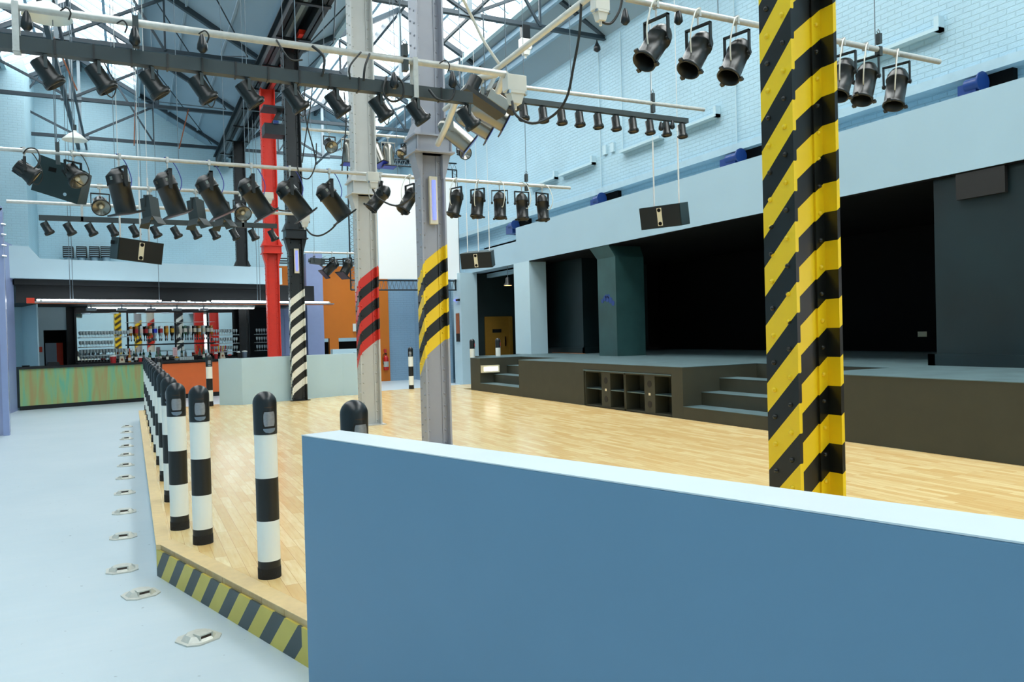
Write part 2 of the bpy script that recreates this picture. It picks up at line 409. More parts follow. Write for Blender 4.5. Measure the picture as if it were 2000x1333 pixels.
# right wall
struct('wall_right', MB().box((10.0, -7, 4.86), (10.25, 30.2, 8.5)).box((10.15, -7, 4.2), (10.3, 30.2, 4.9)), 'brick_blue_x')
struct('trim_3', MB().box((9.9, -7, 4.73), (10.16, 30, 4.86)), 'course_blue', label='pale stone string course along the brick wall')
struct('wall_right_lower', MB().box((10.0, 22.35, 0), (10.3, 30.2, 4.25)).box((10.15, 18.9, 3.3), (10.3, 30.2, 4.25)), 'brick_blue_x')
# fascia above the stage
struct('wall_stage_fascia', MB().box((9.4, -7, 3.42), (10.16, 18.62, 4.37)), 'fascia_blue')
struct('wall_lintel', MB().box((9.45, 18.62, 3.42), (10.16, 22.3, 4.02)), 'fascia_blue')
struct('trim_4', MB().box((9.4, 17.9, .97), (9.9, 18.8, 3.42)), 'wall_blue', label='pale blue pillar left of the stage opening')
struct('trim_5', MB().box((9.05, 21.75, 0), (9.6, 22.35, 3.42)), 'wall_blue', label='pale blue pillar beside the dark passage')
# passage behind
struct('wall_passage', MB().box((9.6, 22.2, 0), (13.2, 22.35, 3.42)).box((13.1, 18.2, 0), (13.3, 22.35, 3.42)).box((9.9, 18.2, 3.42), (13.3, 22.4, 3.5)).box((11.1, 18.1, .97), (13.3, 18.25, 3.42)), 'dark_green')
# stage interior
struct('wall_stage_back', MB().box((13.8, -7, .9), (13.95, 18.3, 3.5)).box((11.6, 18.25, .97), (13.95, 18.4, 3.5)).box((9.9, 18.81, .97), (10.3, 18.9, 3.42)), 'black_wall')
struct('ceiling_stage', MB().box((9.42, -7, 3.40), (13.95, 18.3, 3.418)).box((10.16, -7, 3.42), (14, 18.3, 3.6)), 'black_wall')
struct('wall_stage_left', MB().box((10.3, 16.75, .97), (11.6, 19.4, 3.4)), 'teal_dark')
struct('baseboard_stage_left', MB().box((10.26, 16.7, .985), (10.3, 19.4, 1.13)).box((10.26, 16.7, .985), (11.6, 16.75, 1.13)), 'teal_dark')
pm = MB().box((9.5, 14.06, .97), (10.25, 14.78, 3.15))
pm.add([(9.5, 14.06, 3.15), (10.25, 14.06, 3.15), (10.25, 14.78, 3.15), (9.5, 14.78, 3.15), (9.41, 14.18, 3.41), (10.25, 14.18, 3.41), (10.25, 14.95, 3.41), (9.41, 14.95, 3.41)],
       [(0,3,2,1),(4,5,6,7),(0,1,5,4),(1,2,6,5),(2,3,7,6),(3,0,4,7)])
struct('trim_6', pm, 'teal_pillar', label='dark teal pillar with flared head inside the stage opening')
struct('trim_10', MB().box((10.25, 16.69, .972), (10.3, 18.3, .985)), 'orange_wall', label='thin bare wood strip at the foot of the dark panel')
struct('wall_stage_right', MB().box((9.48, 1.5, .97), (11.5, 6.62, 3.4)), 'teal_dark')
struct('baseboard_stage_right', MB().box((9.44, 1.5, .97), (9.48, 6.72, 1.13)).box((9.44, 6.62, .97), (11.5, 6.72, 1.13)), 'teal_dark')
# end walls
def gable(y0, y1):
    mb = MB()
    P = [(-6, 0), (3.25, 0), (3.25, 8.3), (-1.25, 11.0), (-6, 8.2)]
    Q = [(3.25, 0), (10.2, 0), (10.2, 8.2), (6.62, 10.3), (3.25, 8.3)]
    Mx = Matrix(((1, 0, 0, 0), (0, 0, 1, 0), (0, 1, 0, 0), (0, 0, 0, 1)))
    mb.prism(P, y0, y1, Mx); mb.prism(Q, y0, y1, Mx); return mb
struct('wall_back', gable(30, 30.25), 'brick_blue_y')
struct('wall_front', gable(-7, -6.75), 'wall_blue')
struct('wall_left', MB().box((-6, -7, 0), (-5.8, 30.2, 8.5)), 'brick_blue_x')
struct('wall_back_pier', MB().prism([(-5.8, 0), (-2.62, 0), (-2.62, 10.1), (-5.8, 8.2)], 27.1, 30, Matrix(((1, 0, 0, 0), (0, 0, 1, 0), (0, 1, 0, 0), (0, 0, 0, 1)))), 'brick_blue_y')

# roof
def slope(mb, xa, za, xb, zb, y0, y1, t=.12):
    mb.add([(xa,y0,za),(xb,y0,zb),(xb,y1,zb),(xa,y1,za),(xa,y0,za+t),(xb,y0,zb+t),(xb,y1,zb+t),(xa,y1,za+t)],
           [(0,3,2,1),(4,5,6,7),(0,1,5,4),(1,2,6,5),(2,3,7,6),(3,0,4,7)])
zl = lambda X: 8.3+(3.25-X)*.6 if X > -1.25 else 8.3+(X+5.75)*.6
zr = lambda X: 8.3+(X-3.25)*.59 if X < 6.625 else 8.3+(10-X)*.59
rf = MB(); slope(rf, .5, zl(.5), 3.25, zl(3.25), -7, 30); slope(rf, -5.9, zl(-5.9), -3.1, zl(-3.1), -7, 30)
slope(rf, 3.25, zr(3.25), 4.9, zr(4.9), -7, 30); slope(rf, 8.45, zr(8.45), 10.1, zr(10.1), -7, 30)
slope(rf, .5, zl(.5), -1.25, zl(-1.25), 28.9, 30); slope(rf, -3.1, zl(-3.1), -1.25, zl(-1.25), 28.9, 30)
slope(rf, 4.9, zr(4.9), 6.625, zr(6.625), 28.9, 30); slope(rf, 8.45, zr(8.45), 6.625, zr(6.625), 28.9, 30)
struct('ceiling', rf, 'roof_blue')
k = 0
for xa, xb, zf in ((.5, -1.25, zl), (-3.1, -1.25, zl), (4.9, 6.625, zr), (8.45, 6.625, zr)):
    k += 1
    w = thing('window_%d' % k, 'skylight', 'window'); del w['category']; del w['label']; w['kind'] = 'structure'
    g = MB(); slope(g, xa, zf(xa)+.06, xb, zf(xb)+.06, -7, 28.9, .006); g.build('glass', 'glass_sheet', w)
    fr_ = MB()
    y = -6.8
    while y < 28.9:
        fr_.beam((xa, y, zf(xa)+.05), (xb, y, zf(xb)+.05), .035, .06); y += .62
    for X in (xa, (xa+xb)/2): fr_.beam((X, -7, zf(X)+.02), (X, 28.9, zf(X)+.02), .07, .09)
    fr_.build('glazing_bars', 'rail_blue', w)
struct('trim_7', MB().box((.42, -7, zl(.5)-.16), (.54, 28.9, zl(.5)+.02)).box((-3.16, -7, zl(-3.1)-.16), (-3.04, 28.9, zl(-3.1)+.02)).box((4.86, -7, zr(4.9)-.14), (4.98, 28.9, zr(4.9)+.02)).box((8.4, -7, zr(8.45)-.14), (8.52, 28.9, zr(8.45)+.02)), 'wall_blue', label='pale blue boards framing the skylights')

# roof purlins (A direction), one per line
for X, zf, lab in ((2.3, zl, 'dark purlin under the left roof slope, lower'), (1.4, zl, 'dark purlin under the left roof slope, upper'), (-4.0, zl, 'purlin on the far left roof slope'),
                   (9.3, zr, 'pale purlin under the right roof slope, next to the wall'), (8.75, zr, 'pale purlin under the right roof slope, nearer the skylight'), (4.1, zr, 'purlin beside the valley girder on the right bay')):
    pb = MB().beam((X, -6.9, zf(X)-.09), (X, 29.9, zf(X)-.09), .09, .13) if X > 5 else MB().beam((X, -6.9, zf(X)-.03), (X, 29.9, zf(X)-.03), .05, .05)
    tag(pb.build('roof_purlin', 'rail_blue' if X > 5 else 'roof_blue', None, (X, -6.9, zf(X)-.09)), lab, 'purlin', 'roof purlins')

# trusses
def truss(y, xc0, xc1, xr, zf, zc, lab, grp):
    t = thing('roof_truss', lab, 'roof truss', (xr, y, zc), 0, grp)
    def P(x, z): return (x-xr, 0, z-zc)
    c = MB(); c.beam(P(xc0, zc), P(xc1, zc), .11, .015); c.beam(P(xc0, zc+.05), P(xc1, zc+.05), .02, .10)
    c.build('bottom_chord', 'truss_paint', t)
    for xe in (xc0, xc1):
        r = MB().beam(P(xe, zc+.12), P(xr, zf(xr)-.14), .12, .12); r.build('rafter', 'truss_paint', t)
    hw = xc1-xr; hl = xr-xc0
    for sgn, h in ((-1, hl), (1, hw)):
        xm = xr+sgn*h*.5; zm = zf(xm)-.2
        MB().beam(P(xr, zc+.05), P(xm, zm), .08, .06).build('strut', 'truss_paint', t)
        MB().beam(P(xm, zc+.05), P(xm, zm), .045, .045).build('tie_rod', 'truss_paint', t)
        x2 = xr+sgn*h*.25; MB().beam(P(xm, zc+.05), P(x2, zf(x2)-.2), .06, .05).build('strut', 'truss_paint', t)
    MB().beam(P(xr, zc), P(xr, zf(xr)-.15), .09, .09).build('king_post', 'truss_grey', t)
    g = MB().cbox(P(xr, zc+.06), (.5, .03, .22))
    for i in range(5):
        for j in range(2): g.sph(P(xr-.18+.09*i, zc+.01+.1*j)[:1]+(-.02,)+P(0, zc+.01+.1*j)[2:], .016, 6)
    g.build('gusset_plate', 'truss_grey', t)
for i, y in enumerate((1.2, 5.8, 10.4, 15.0, 19.6, 24.3, 28.8)):
    if y < 5: continue
    nm = ORD[6-i]+' counting from the end wall' if i < 6 else 'nearest the end wall'
    truss(y, -5.8, 3.1, -1.25, zl, 8.24, 'dark steel truss of the left roof bay, '+nm, 'steel trusses of the left bay')
    truss(y, 3.4, 10.0, 6.62, zr, 8.24, 'dark steel truss of the right roof bay, '+nm, 'steel trusses of the right bay')
# longitudinal runners on the king posts
for X, zf, lab in ((-1.25, zl, 'left'), (6.62, zr, 'right')):
    rn = MB().beam((X-.12, -6.7, 8.2), (X-.12, 29.95, 8.2), .10, .14).beam((X+.12, -6.7, 8.2), (X+.12, 29.95, 8.2), .05, .12) if X < 0 else MB().beam((X, -6.7, 8.24), (X, 29.95, 8.24), .05, .06)
    tag(rn.build('runner_beam', 'truss_paint', None, (X, -6.7, 8.2)), 'long grey steel runner along the foot of the king posts in the %s bay' % lab, 'beam')
    rn = MB().beam((X, -6.7, zf(X)-.12), (X, 29.95, zf(X)-.12), .08, .2)
    tag(rn.build('ridge_beam', 'truss_paint', None, (X, -6.7, zf(X)-.12)), 'steel ridge beam at the top of the %s skylight' % lab, 'beam')
# valley girder over the columns
vg = thing('valley_girder', 'dark double steel girder in the roof valley over the row of columns', 'girder', (3.25, -6.7, 7.84))
for dx, mt in ((-.26, 'steel_dark'), (.26, 'steel_dark')):
    g = MB().box((dx-.09, 0, 0), (dx+.09, 36.6, .03)).box((dx-.09, 0, .36), (dx+.09, 36.6, .39)).box((dx-.012, 0, 0), (dx+.012, 36.6, .38)); g.build('girder_beam', mt, vg)
for k_ in range(20):
    MB().box((-.36, 1.0+1.85*k_, -.03), (.36, 1.1+1.85*k_, .0)).build('cross_tie', 'black_col', vg)
MB().box((-.30, 0, .39), (.30, 36.6, .41)).build('gutter', 'truss_grey', vg)
MB().box((-.06, 0, .30), (.06, 36.6, .38)).build('web_plate', 'roof_blue', vg)
MB().box((.08, 23.0, .02), (.25, 28.5, .12)).build('red_web', 'red_paint', vg)['label'] = 'red painted stretch of the girder'

# ================================================================ STAGE
st = MB()
st.box((7.3, 11.9, 0), (8.75, 14.49, .97)).box((7.3, 9.12, 0), (8.75, 9.38, .97)).box((7.64, 9.38, 0), (8.75, 11.9, .97)).box((7.3, 9.38, .86), (7.64, 11.9, .97))
st.box((7.3, 16.5, 0), (9.4, 17.05, .97)); st.box((8.37, 14.49, 0), (13.8, 16.5, .97)); st.box((8.75, -7, 0), (13.8, 14.49, .97))
st.box((9.4, 16.5, 0), (13.8, 18.2, .97)); st.box((7.9, 17.05, 0), (9.4, 18.2, .97))
st.box((7.3, -7, 0), (8.75, 6.75, .97))
struct('stage_platform', st, 'stage_green', label='dark olive wooden stage platform')
tp = MB()
for a, b in (((7.3, 9.12), (8.75, 14.49)), ((7.3, 16.5), (9.4, 17.05)), ((8.37, 14.49), (13.8, 16.5)), ((8.75, -7), (13.8, 14.49)), ((9.4, 16.5), (13.8, 18.2)), ((7.9, 17.05), (9.4, 18.2)), ((7.3, -7), (8.75, 6.75))):
    tp.box((a[0]-.004, a[1]-.004, .97), (b[0]+.004, b[1]+.004, .978))
struct('floor_stage', tp, 'stage_top', label='scuffed dark stage floor')
def steps(y0, y1, name_lab):
    t = thing('steps', name_lab, 'steps', (7.3, y0, ZD))
    d = y1-y0
    for i in range(3):
        x0 = .35*i; z1 = .18+.195*i
        MB().box((x0, .002, 0), (1.06 if i == 0 else 1.06, d-.002, z1)).build('riser_block', 'stage_green', t)
        MB().box((x0-.005, .002, z1), (x0+.36, d-.002, z1+.006)).build('tread', 'stage_top', t)
steps(14.49, 16.5, 'dark green steps up to the far end of the stage')
steps(6.75, 9.12, 'three dark green steps up to the stage behind the near striped column')
# bass bins under the stage front
def bass(y0, y1, lab):
    t = thing('bass_cabinet', lab, 'loudspeaker', (7.62, y0, ZD+.005), 0, 'bass cabinets in the stage front')
    d = y1-y0; h = .62; T = .02; dep = .30
    m_ = MB().box((-.30, 0, 0), (0, .02, h)).box((-.30, d-.02, 0), (0, d, h)).box((-.30, 0, h-T), (0, d, h)).box((-.30, 0, 0), (0, d, T)).box((-.02, 0, 0), (0, d, h))
    m_.build('cabinet_shell', 'stage_green', t)
    c0, c1 = d*.36, d*.58
    MB().box((-.29, c0, T), (-.27, c1, h-T)).box((-.27, c0, T), (-.02, c0+.015, h-T)).box((-.27, c1-.015, T), (-.02, c1, h-T)).build('driver_panel', 'stage_green', t)
    for z in (.15, .47): MB().cyl((-.293, (c0+c1)/2, z), (-.288, (c0+c1)/2, z), .055, n=20).build('port', 'can_inside', t)
    MB().box((-.293, (c0+c1)/2-.025, .29), (-.289, (c0+c1)/2+.025, .33)).build('badge', 'cream', t)
    for a, b in ((.02, c0), (c1, d-.02)): MB().box((-.28, a, h/2-.008), (-.02, b, h/2+.008)).build('shelf', 'stage_top', t)
    return t
bass(10.645, 11.885, 'dark bass speaker cabinet set in the stage front, left one of the pair')
bass(9.395, 10.635, 'dark bass speaker cabinet set in the stage front, right one nearer the steps')
tag(MB().box((7.29, 9.382, ZD+.628), (7.62, 11.898, ZD+.645)).build('cabinet_shelf', 'stage_top', None, (7.45, 10.6, ZD+.628)), 'thin dark board lying across the pair of bass cabinets', 'board')
ls = thing('lit_sign', 'small glowing white rectangular sign box on the wall of the far stage steps', 'sign', (7.34, 16.46, .72))
MB().box((-.02, -.06, -.085), (.42, .035, .085)).build('sign_body', 'cream', ls); MB().box((.02, -.066, -.05), (.38, -.06, .05)).build('sign_face', 'sign_lit', ls)
# passage door and lamp
dd = thing('door_1', 'd', 'door', (12.3, 21.9, .0)); del dd['label']; del dd['category']; dd['kind'] = 'structure'
dx0, dx1, zt = at(948, 660, Y=22.15).x, at(1000, 660, Y=22.15).x, at(973, 621, Y=22.15).z
dd.location = (dx0, 22.15, 0)
MB().box((0, 0, 0), (dx1-dx0-.1, .05, zt)).build('door_leaf', 'door_wood', dd)
MB().box((dx1-dx0-.1, -.06, 0), (dx1-dx0, .05, zt+.02)).box((0, -.02, zt), (dx1-dx0, .05, zt+.04)).build('door_frame', 'door_wood', dd)
MB().box((.25, -.02, zt-.47), (.55, .0, zt-.36)).build('door_sign', 'black_bar', dd)
MB().box((.66, -.04, zt-.9), (.7, .0, zt-.6)).build('door_handle', 'chrome', dd)
struct('floor_passage', MB().box((9.6, 18.2, .0), (13.2, 22.2, .02)), 'dark_green')
pl = at(992, 556, Y=19.5)
lp = thing('pendant_lamp', 'small dark pendant lamp glowing warm in the passage beside the stage', 'lamp', pl)
MB().lathe([(.03, .2), (.06, .18), (.07, .06), (.13, -.03)], 16, cap=False).build('lamp_shade', 'can_black', lp)
MB().lathe([(.0, -.02), (.11, -.03)], 16, cap=False).build('bulb', 'lamp_warm', lp); MB().cyl((0, 0, .2), (0, 0, 3.42-pl.z), .008, n=6).build('rod', 'wire', lp)
# switch plates on the far stage wall
for px, py, lab in ((1802, 653, 'small white socket plate on the dark stage wall beside the teal block'), (1276, 664, 'tiny white socket on the black stage wall left')):
    p = at(px, py, X=13.79); tag(MB().box((p.x-.02, p.y-.09, p.z-.05), (p.x, p.y+.09, p.z+.05)).build('socket_plate', 'cream', None, p), lab, 'socket')
# blue spray mark on the teal pillar
tg = MB()
for (dy, dz, r) in ((0, 0, .07), (.1, .02, .06), (-.12, -.03, .07), (.2, -.03, .05), (-.22, -.1, .06), (.05, .07, .04), (-.05, .06, .05)): tg.cyl((9.495, 14.4+dy, 2.24+dz), (9.499, 14.4+dy, 2.24+dz), r, n=14)
tag(tg.build('paint_mark', 'fan_blue', None, (9.5, 14.4, 2.24)), 'blue paint smudge on the dark teal pillar', 'paint mark')

# sills of bricked-up windows
for i, (ya, yb, ret) in enumerate(((17.3, 18.75, 1), (15.5, 17.05, 1), (12.9, 14.35, 0), (11.2, 12.35, 1), (6.78, 8.2, 1))):
    mb = MB().box((9.86, ya, 5.48), (10.02, yb, 5.53))
    if ret: mb.box((9.88, ya, 5.48), (10.02, ya+.07, 5.68))
    lab = ['bricked-up window ledge nearest the far end of the wall', 'bricked-up window ledge second from the far end', 'plain straight bricked-up window ledge without upstand', 'bricked-up window ledge behind the row of small spotlights', 'bricked-up window ledge right of the near striped column'][i]
    tag(mb.build('window_ledge', 'wall_blue', None, (10, ya, 5.48)), lab, 'ledge', 'ledges on the brick wall')
# blue fans in holes above the fascia
for i, (y0, y1) in enumerate(((10.12, 11.05), (14.7, 15.5), (19.1, 20.05), (5.92, 6.5))):
    lab = ['blue fan unit in the opening left of the near striped column', 'blue fan unit in the opening above the middle of the fascia', 'blue fan unit above the far end of the stage fascia', 'blue fan unit in the opening at the far right'][i]
    t = thing('fan_unit', lab, 'fan', (10.1, y1, 4.38), 0, 'fans above the stage fascia')
    d = y1-y0
    MB().box((-.05, -d, .0), (.06, -.0, .37)).build('black_opening', 'black_wall', t)
    MB().box((-.3, -d*.45, .0), (-.06, -.02, .24)).build('motor_box', 'fan_blue', t)
    MB().cyl((-.26, -d*.2, .22), (-.26, -d*.5, .22), .08, n=16).cyl((-.26, -d*.55, .22), (-.26, -d*.58, .22), .13, n=18).build('drum', 'fan_blue', t)

# conduits and fixings of the brick wall
for px, y0_, y1_, lab in ((1168, 95, 372, 'thin pipe'), (1212, 110, 300, 'thin pipe'), (1437, 180, 300, 'thin pipe')):
    a = at(px, y0_, X=9.97); bq = at(px+6, y1_, X=9.97)
    tag(MB().cyl((9.97, a.y, 8.2), (9.97, a.y, bq.z), .012, n=6).build('wall_conduit', 'wall_blue', None, (9.97, a.y, bq.z)), 'slim painted conduit running up the right brick wall', 'pipe', 'conduits on the brick wall')
for px, py in ((1182, 292), (1197, 287)):
    p = at(px, py, X=9.98); tag(MB().box((9.95, p.y-.07, p.z-.12), (10, p.y+.07, p.z+.09)).build('wall_bracket', 'wall_blue', None, p), 'small painted iron plate fixed on the brick wall, one of two side by side', 'bracket', 'iron plates on the brick wall')

# ================================================================ FAR RIGHT: orange wall, lilac pillar, lower wall
struct('wall_orange', MB().box((5.6, 25.7, 1.52), (8.0, 25.9, 3.92)).box((7.4, 25.7, 0), (8.0, 25.9, 1.52)).box((5.95, 25.7, 0), (6.25, 25.9, 1.52)), 'orange_wall', label='bright orange end wall')
struct('wall_orange_upper', MB().box((4.2, 25.9, 3.1), (5.6, 26, 3.92)), 'orange_wall')
struct('wall_dark_recess', MB().box((5.4, 26.4, 0), (7.6, 26.5, 1.4)), 'black_wall')
struct('wall_lower', MB().box((8.0, 25.75, 0), (9.6, 25.95, 3.6)).box((8.95, 22.9, 0), (9.2, 25.8, 3.6)), 'brick_lower')
struct('trim_8', MB().box((5.1, 25.0, 0), (5.62, 25.5, 4.25)), 'lilac', label='lilac pillar in front of the orange wall')
gt = MB()
for i in range(26): gt.box((4.3, 25.55, .1*i), (5.1, 25.6+.012*(i % 2), .1*i+.09))
tag(gt.build('roller_shutter', 'shutter', None, (4.7, 25.55, 0)), 'grey ribbed roller shutter beside the lilac pillar', 'shutter')
tag(MB().box((3.9, 25.1, 0), (4.75, 25.2, 2.5)).box((4.74, 25.08, 0), (4.78, 25.2, 2.5)).box((4.4, 25.08, 0), (4.43, 25.2, 2.5)).build('metal_panel', 'lilac', None, (4.3, 25.1, 0)), 'grey blue metal door panel right of the bar', 'panel')
rb = thing('pipe_rail', 'black pipe rail along the top of the orange wall', 'rail', (3.9, 25.5, 4.0))
for z in (.05, .13, -.02): MB().cyl((0, 0, z), (3.2, 0, z), .022, n=8).build('rail_bar', 'steel_dark', rb)
for x in (.2, 1.2, 2.2, 3.1): MB().box((x-.02, -.01, -.1), (x+.02, .1, .15)).build('rail_post', 'steel_dark', rb)
fe = thing('fire_extinguisher', 'red fire extinguisher hanging on the orange wall', 'fire extinguisher', (7.83, 25.6, .38))
MB().lathe([(.0, 0), (.075, .0), (.085, .02), (.085, .42), (.06, .48), (.025, .5), (.025, .54)], 18).build('cylinder', 'ext_red', fe)
MB().lathe([(.0865, .12), (.0865, .3)], 18, cap=False).build('label', 'extr_label', fe)
MB().cbox((0, 0, .56), (.05, .1, .04)).tube([(0, -.04, .57), (-.1, -.05, .55), (-.12, -.03, .4), (-.1, -.02, .2)], .012).build('valve_hose', 'black_col', fe)
tag(MB().box((7.79, 25.64, .98), (7.87, 25.7, 1.1)).build('extinguisher_bracket', 'red_pl', None, (7.83, 25.7, .98)), 'small red bracket above the fire extinguisher', 'bracket')
p = at(695, 640, Y=25.66)
es = thing('exit_sign', 'small white and green exit sign on the orange wall', 'sign', (p.x, 25.69, p.z))
MB().box((-.1, -.04, -.13), (.1, 0, .13)).build('sign_body', 'white_paint', es); MB().box((.01, -.045, -.1), (.08, -.04, .1)).build('sign_face', 'exit_green', es)
p = at(893, 640, X=9.04)
bb = thing('notice_board', 'narrow brown notice board on the pale pillar by the passage', 'notice board', (9.04, 22.0, at(893, 652, X=9.04).z))
MB().box((-.02, -.12, 0), (0, .12, .62)).build('board', 'brown_board', bb); MB().box((-.022, -.12, -.25), (0, .12, 0)).build('dark_panel', 'black_bar', bb)
uv = at(890, 587, X=9.04)
u_ = thing('violet_lamp', 'tiny violet lamp on the pale pillar above the notice board', 'lamp', (9.04, 22.0, uv.z))
MB().box((-.06, -.2, -.03), (0, 0, .03)).build('lamp_body', 'black_col', u_); MB().box((-.05, 0, -.025), (-.01, .18, .025)).build('lamp_tube', 'tube_violet', u_)
# projector screen and its truss frame
sc = thing('projection_screen', 'large white projection screen hanging behind the grey columns', 'screen', (7.8, 22.0, 3.3))
c0, c1 = at(735, 345, Y=22), at(892, 338, Y=22); b0, b1 = at(735, 545, Y=22), at(892, 532, Y=22)
MB().box((c0.x-7.8, -.01, b0.z-3.3), (c1.x-7.8, .01, c0.z-3.3)).build('screen_sheet', 'screen_white', sc)
MB().cyl((c0.x-7.8-.1, 0, c0.z-3.3+.03), (c1.x-7.8+.1, 0, c0.z-3.3+.03), .04, n=10).build('top_batten', 'white_paint', sc)
def lattice(p0, p1, hgt, name, lab, n=14, mat='steel_dark'):
    p0, p1 = Vector(p0), Vector(p1); t = thing(name, lab, 'truss', p0)
    d = p1-p0; up = Vector((0, 0, 1)) if abs(d.z) < d.length*.5 else Vector((1, 0, 0))
    MB().cyl((0, 0, 0), d, .022, n=8).cyl(up*hgt, d+up*hgt, .022, n=8).build('chord_tubes', mat, t)
    w = MB()
    for i in range(n):
        a = d*(i/n); b_ = d*((i+.5)/n)+up*hgt; c = d*((i+1)/n); w.cyl(a, b_, .008, n=5).cyl(b_, c, .008, n=5)
    w.build('lacing', 'wire', t)
zb = b0.z-.32
xl_, xr_ = at(684, 500, Y=22.05).x, at(897, 500, Y=22.05).x
lattice((xl_, 22.08, zb), (xr_, 22.08, zb), .28, 'lattice_truss', 'light lattice truss along the bottom of the white screen', 26)
lattice((xr_, 22.08, zb), (xr_, 22.08, 6.6), -.14, 'lattice_truss', 'upright black lattice truss at the right side of the white screen', 22)
lattice((xl_, 22.08, zb), (xl_, 22.08, 6.6), .14, 'lattice_truss', 'upright black lattice truss at the left side of the white screen', 22)
lattice((xl_, 22.08, 6.6), (xr_, 22.08, 6.6), .2, 'lattice_truss', 'black lattice truss above the white screen', 24)

# ================================================================ BAR (turned 16 degrees)
BO = Vector((-2.38, 21.72, 0)); U = Vector((cos(A16), sin(A16), 0)); V = Vector((-sin(A16), cos(A16), 0))
def bloc(u, v, z): return BO + U*u + V*v + Vector((0, 0, z))
def bthing(name, lab, cat, u, v, z, group=None): return thing(name, lab, cat, bloc(u, v, z), A16, group)
def bstruct(name, mb, mat, label=None):
    o = struct(name, mb, mat, label=label); o.location = BO; o.rotation_euler = (0, 0, A16); return o
bc = bthing('bar_counter', 'long bar counter with a streaky green verdigris front and black worktop', 'bar counter', 0, 0, 0)
MB().box((0, 0, .1), (3.1, .05, .98)).build('front_panel', 'verdigris', bc)
MB().box((0, .02, 0), (3.1, .06, .1)).build('plinth', 'black_bar', bc)
MB().box((0, .05, .05), (3.1, .7, .98)).build('body', 'black_bar', bc)
MB().box((0, -.04, .98), (3.1, .74, 1.03)).build('worktop', 'black_bar', bc)
oc = bthing('bar_counter', 'bright orange section of the bar counter with a black top', 'bar counter', 3.1, 0, 0)
MB().box((.02, -.03, .12), (1.70, .04, .96)).build('front_panel', 'orange_bar', oc)
MB().box((.02, .0, 0), (1.70, .06, .12)).build('plinth', 'black_bar', oc)
MB().box((.02, .04, .05), (4.5, .7, .98)).build('body', 'black_bar', oc)
MB().box((0.0, -.08, .98), (4.6, .74, 1.03)).build('worktop', 'black_bar', oc)
MB().box((1.70, -.03, .1), (1.76, .04, .96)).build('end_strip', 'verdigris', oc)
# bulkhead/balcony
fb = MB().box((.45, -.3, 3.14), (6.6, -.12, 3.62)).box((-.06, -.3, 3.14), (.22, -.12, 3.9))
fb.add([(.22,-.3,3.14),(.45,-.3,3.14),(.45,-.12,3.14),(.22,-.12,3.14),(.22,-.3,3.9),(.45,-.3,3.62),(.45,-.12,3.62),(.22,-.12,3.9)], [(0,3,2,1),(4,5,6,7),(0,1,5,4),(1,2,6,5),(2,3,7,6),(3,0,4,7)])
fb.box((-5, -.3, 3.14), (-.06, -.12, 3.9))
bstruct('wall_balcony_front', fb, 'wall_blue', 'smooth pale blue balcony front above the bar')
bstruct('ceiling_bar', MB().box((-.06, -.12, 3.0), (6.6, 8.0, 3.14)).box((0, .1, 2.58), (7.72, 2.9, 3.12)).box((6.6, -.1, 2.62), (7.72, .1, 3.13)), 'black_bar', 'black bulkhead over the bar')
bstruct('wall_bar_back', MB().box((1.6, 2.55, 0), (7.5, 2.68, 2.6)), 'black_bar')
bstruct('wall_bar_left', MB().box((-.4, 2.6, 0), (1.04, 2.75, 2.6)).box((1.04, 2.6, 1.95), (1.72, 2.75, 2.6)).box((.55, .8, 0), (.58, 2.6, 2.6)).box((1.0, 3.6, 0), (1.9, 3.7, 2.6)), 'wall_blue')
bstruct('wall_bar_hatch', MB().box((1.0, 3.3, 0), (1.95, 3.4, 2.0)), 'black_wall')
d2 = bthing('door_2', 'd', 'door', .72, 2.57, 0); del d2['label']; del d2['category']; d2['kind'] = 'structure'
MB().box((0, 0, 0), (.17, .03, 2.02)).build('door_leaf', 'black_wall', d2)
t = bthing('wall_sign', 'small red sign box beside the narrow dark door behind the bar', 'sign', .93, 2.55, 1.42); MB().box((-.03, 0, -.06), (.06, .05, .08)).build('sign_box', 'red_sign', t)
t = bthing('picture_panel', 'grey green and red panel in the dark hatch left of the mirror', 'panel', 1.33, 3.22, .9)
MB().box((-.13, 0, 0), (.14, .03, .7)).build('grey_half', 'shutter', t); MB().box((.14, 0, 0), (.3, .03, .7)).build('red_half', 'red_sign', t)
# mirror wall
mw = bthing('bar_mirror', 'wide mirror panels with thin black frames behind the bar', 'mirror', 1.74, 2.26, 1.06)
for u_0, u_1 in ((0, 1.33), (1.33, 2.65), (2.65, 3.62), (3.62, 4.42)):
    wd = u_1-u_0; mg = MB().box((-wd/2+.01, 0, 0), (wd/2-.01, .02, 1.36)).build('mirror_glass', 'mirror', mw); mg.location = ((u_0+u_1)/2, .1, 0); mg.rotation_euler = (0, 0, radians(-11 if u_0 < 3 else -14))
fm = MB()
for u in (0, 1.33, 2.65, 3.62, 4.42): fm.box((u-.025, -.03, -.0), (u+.025, .02, 1.5))
fm.box((-.02, -.03, -.0), (4.44, .0, .03)).box((-.02, -.03, 1.36), (4.44, .03, 1.5)); fm.build('mirror_frame', 'black_bar', mw)
bz = bthing('back_counter', 'dark back counter under the mirror behind the bar', 'counter', 1.7, 1.85, 0); MB().box((0, 0, 0), (4.5, .34, 1.05)).build('body', 'black_bar', bz)
def shelf(u0, u1, z, lab, v=2.03, dz=.02):
    t = bthing('glass_shelf', lab, 'shelf', u0, v, z); MB().box((0, 0, -dz), (u1-u0, .19, 0)).build('shelf_board', 'clear_glass' if dz < .025 else 'steel_dark', t)
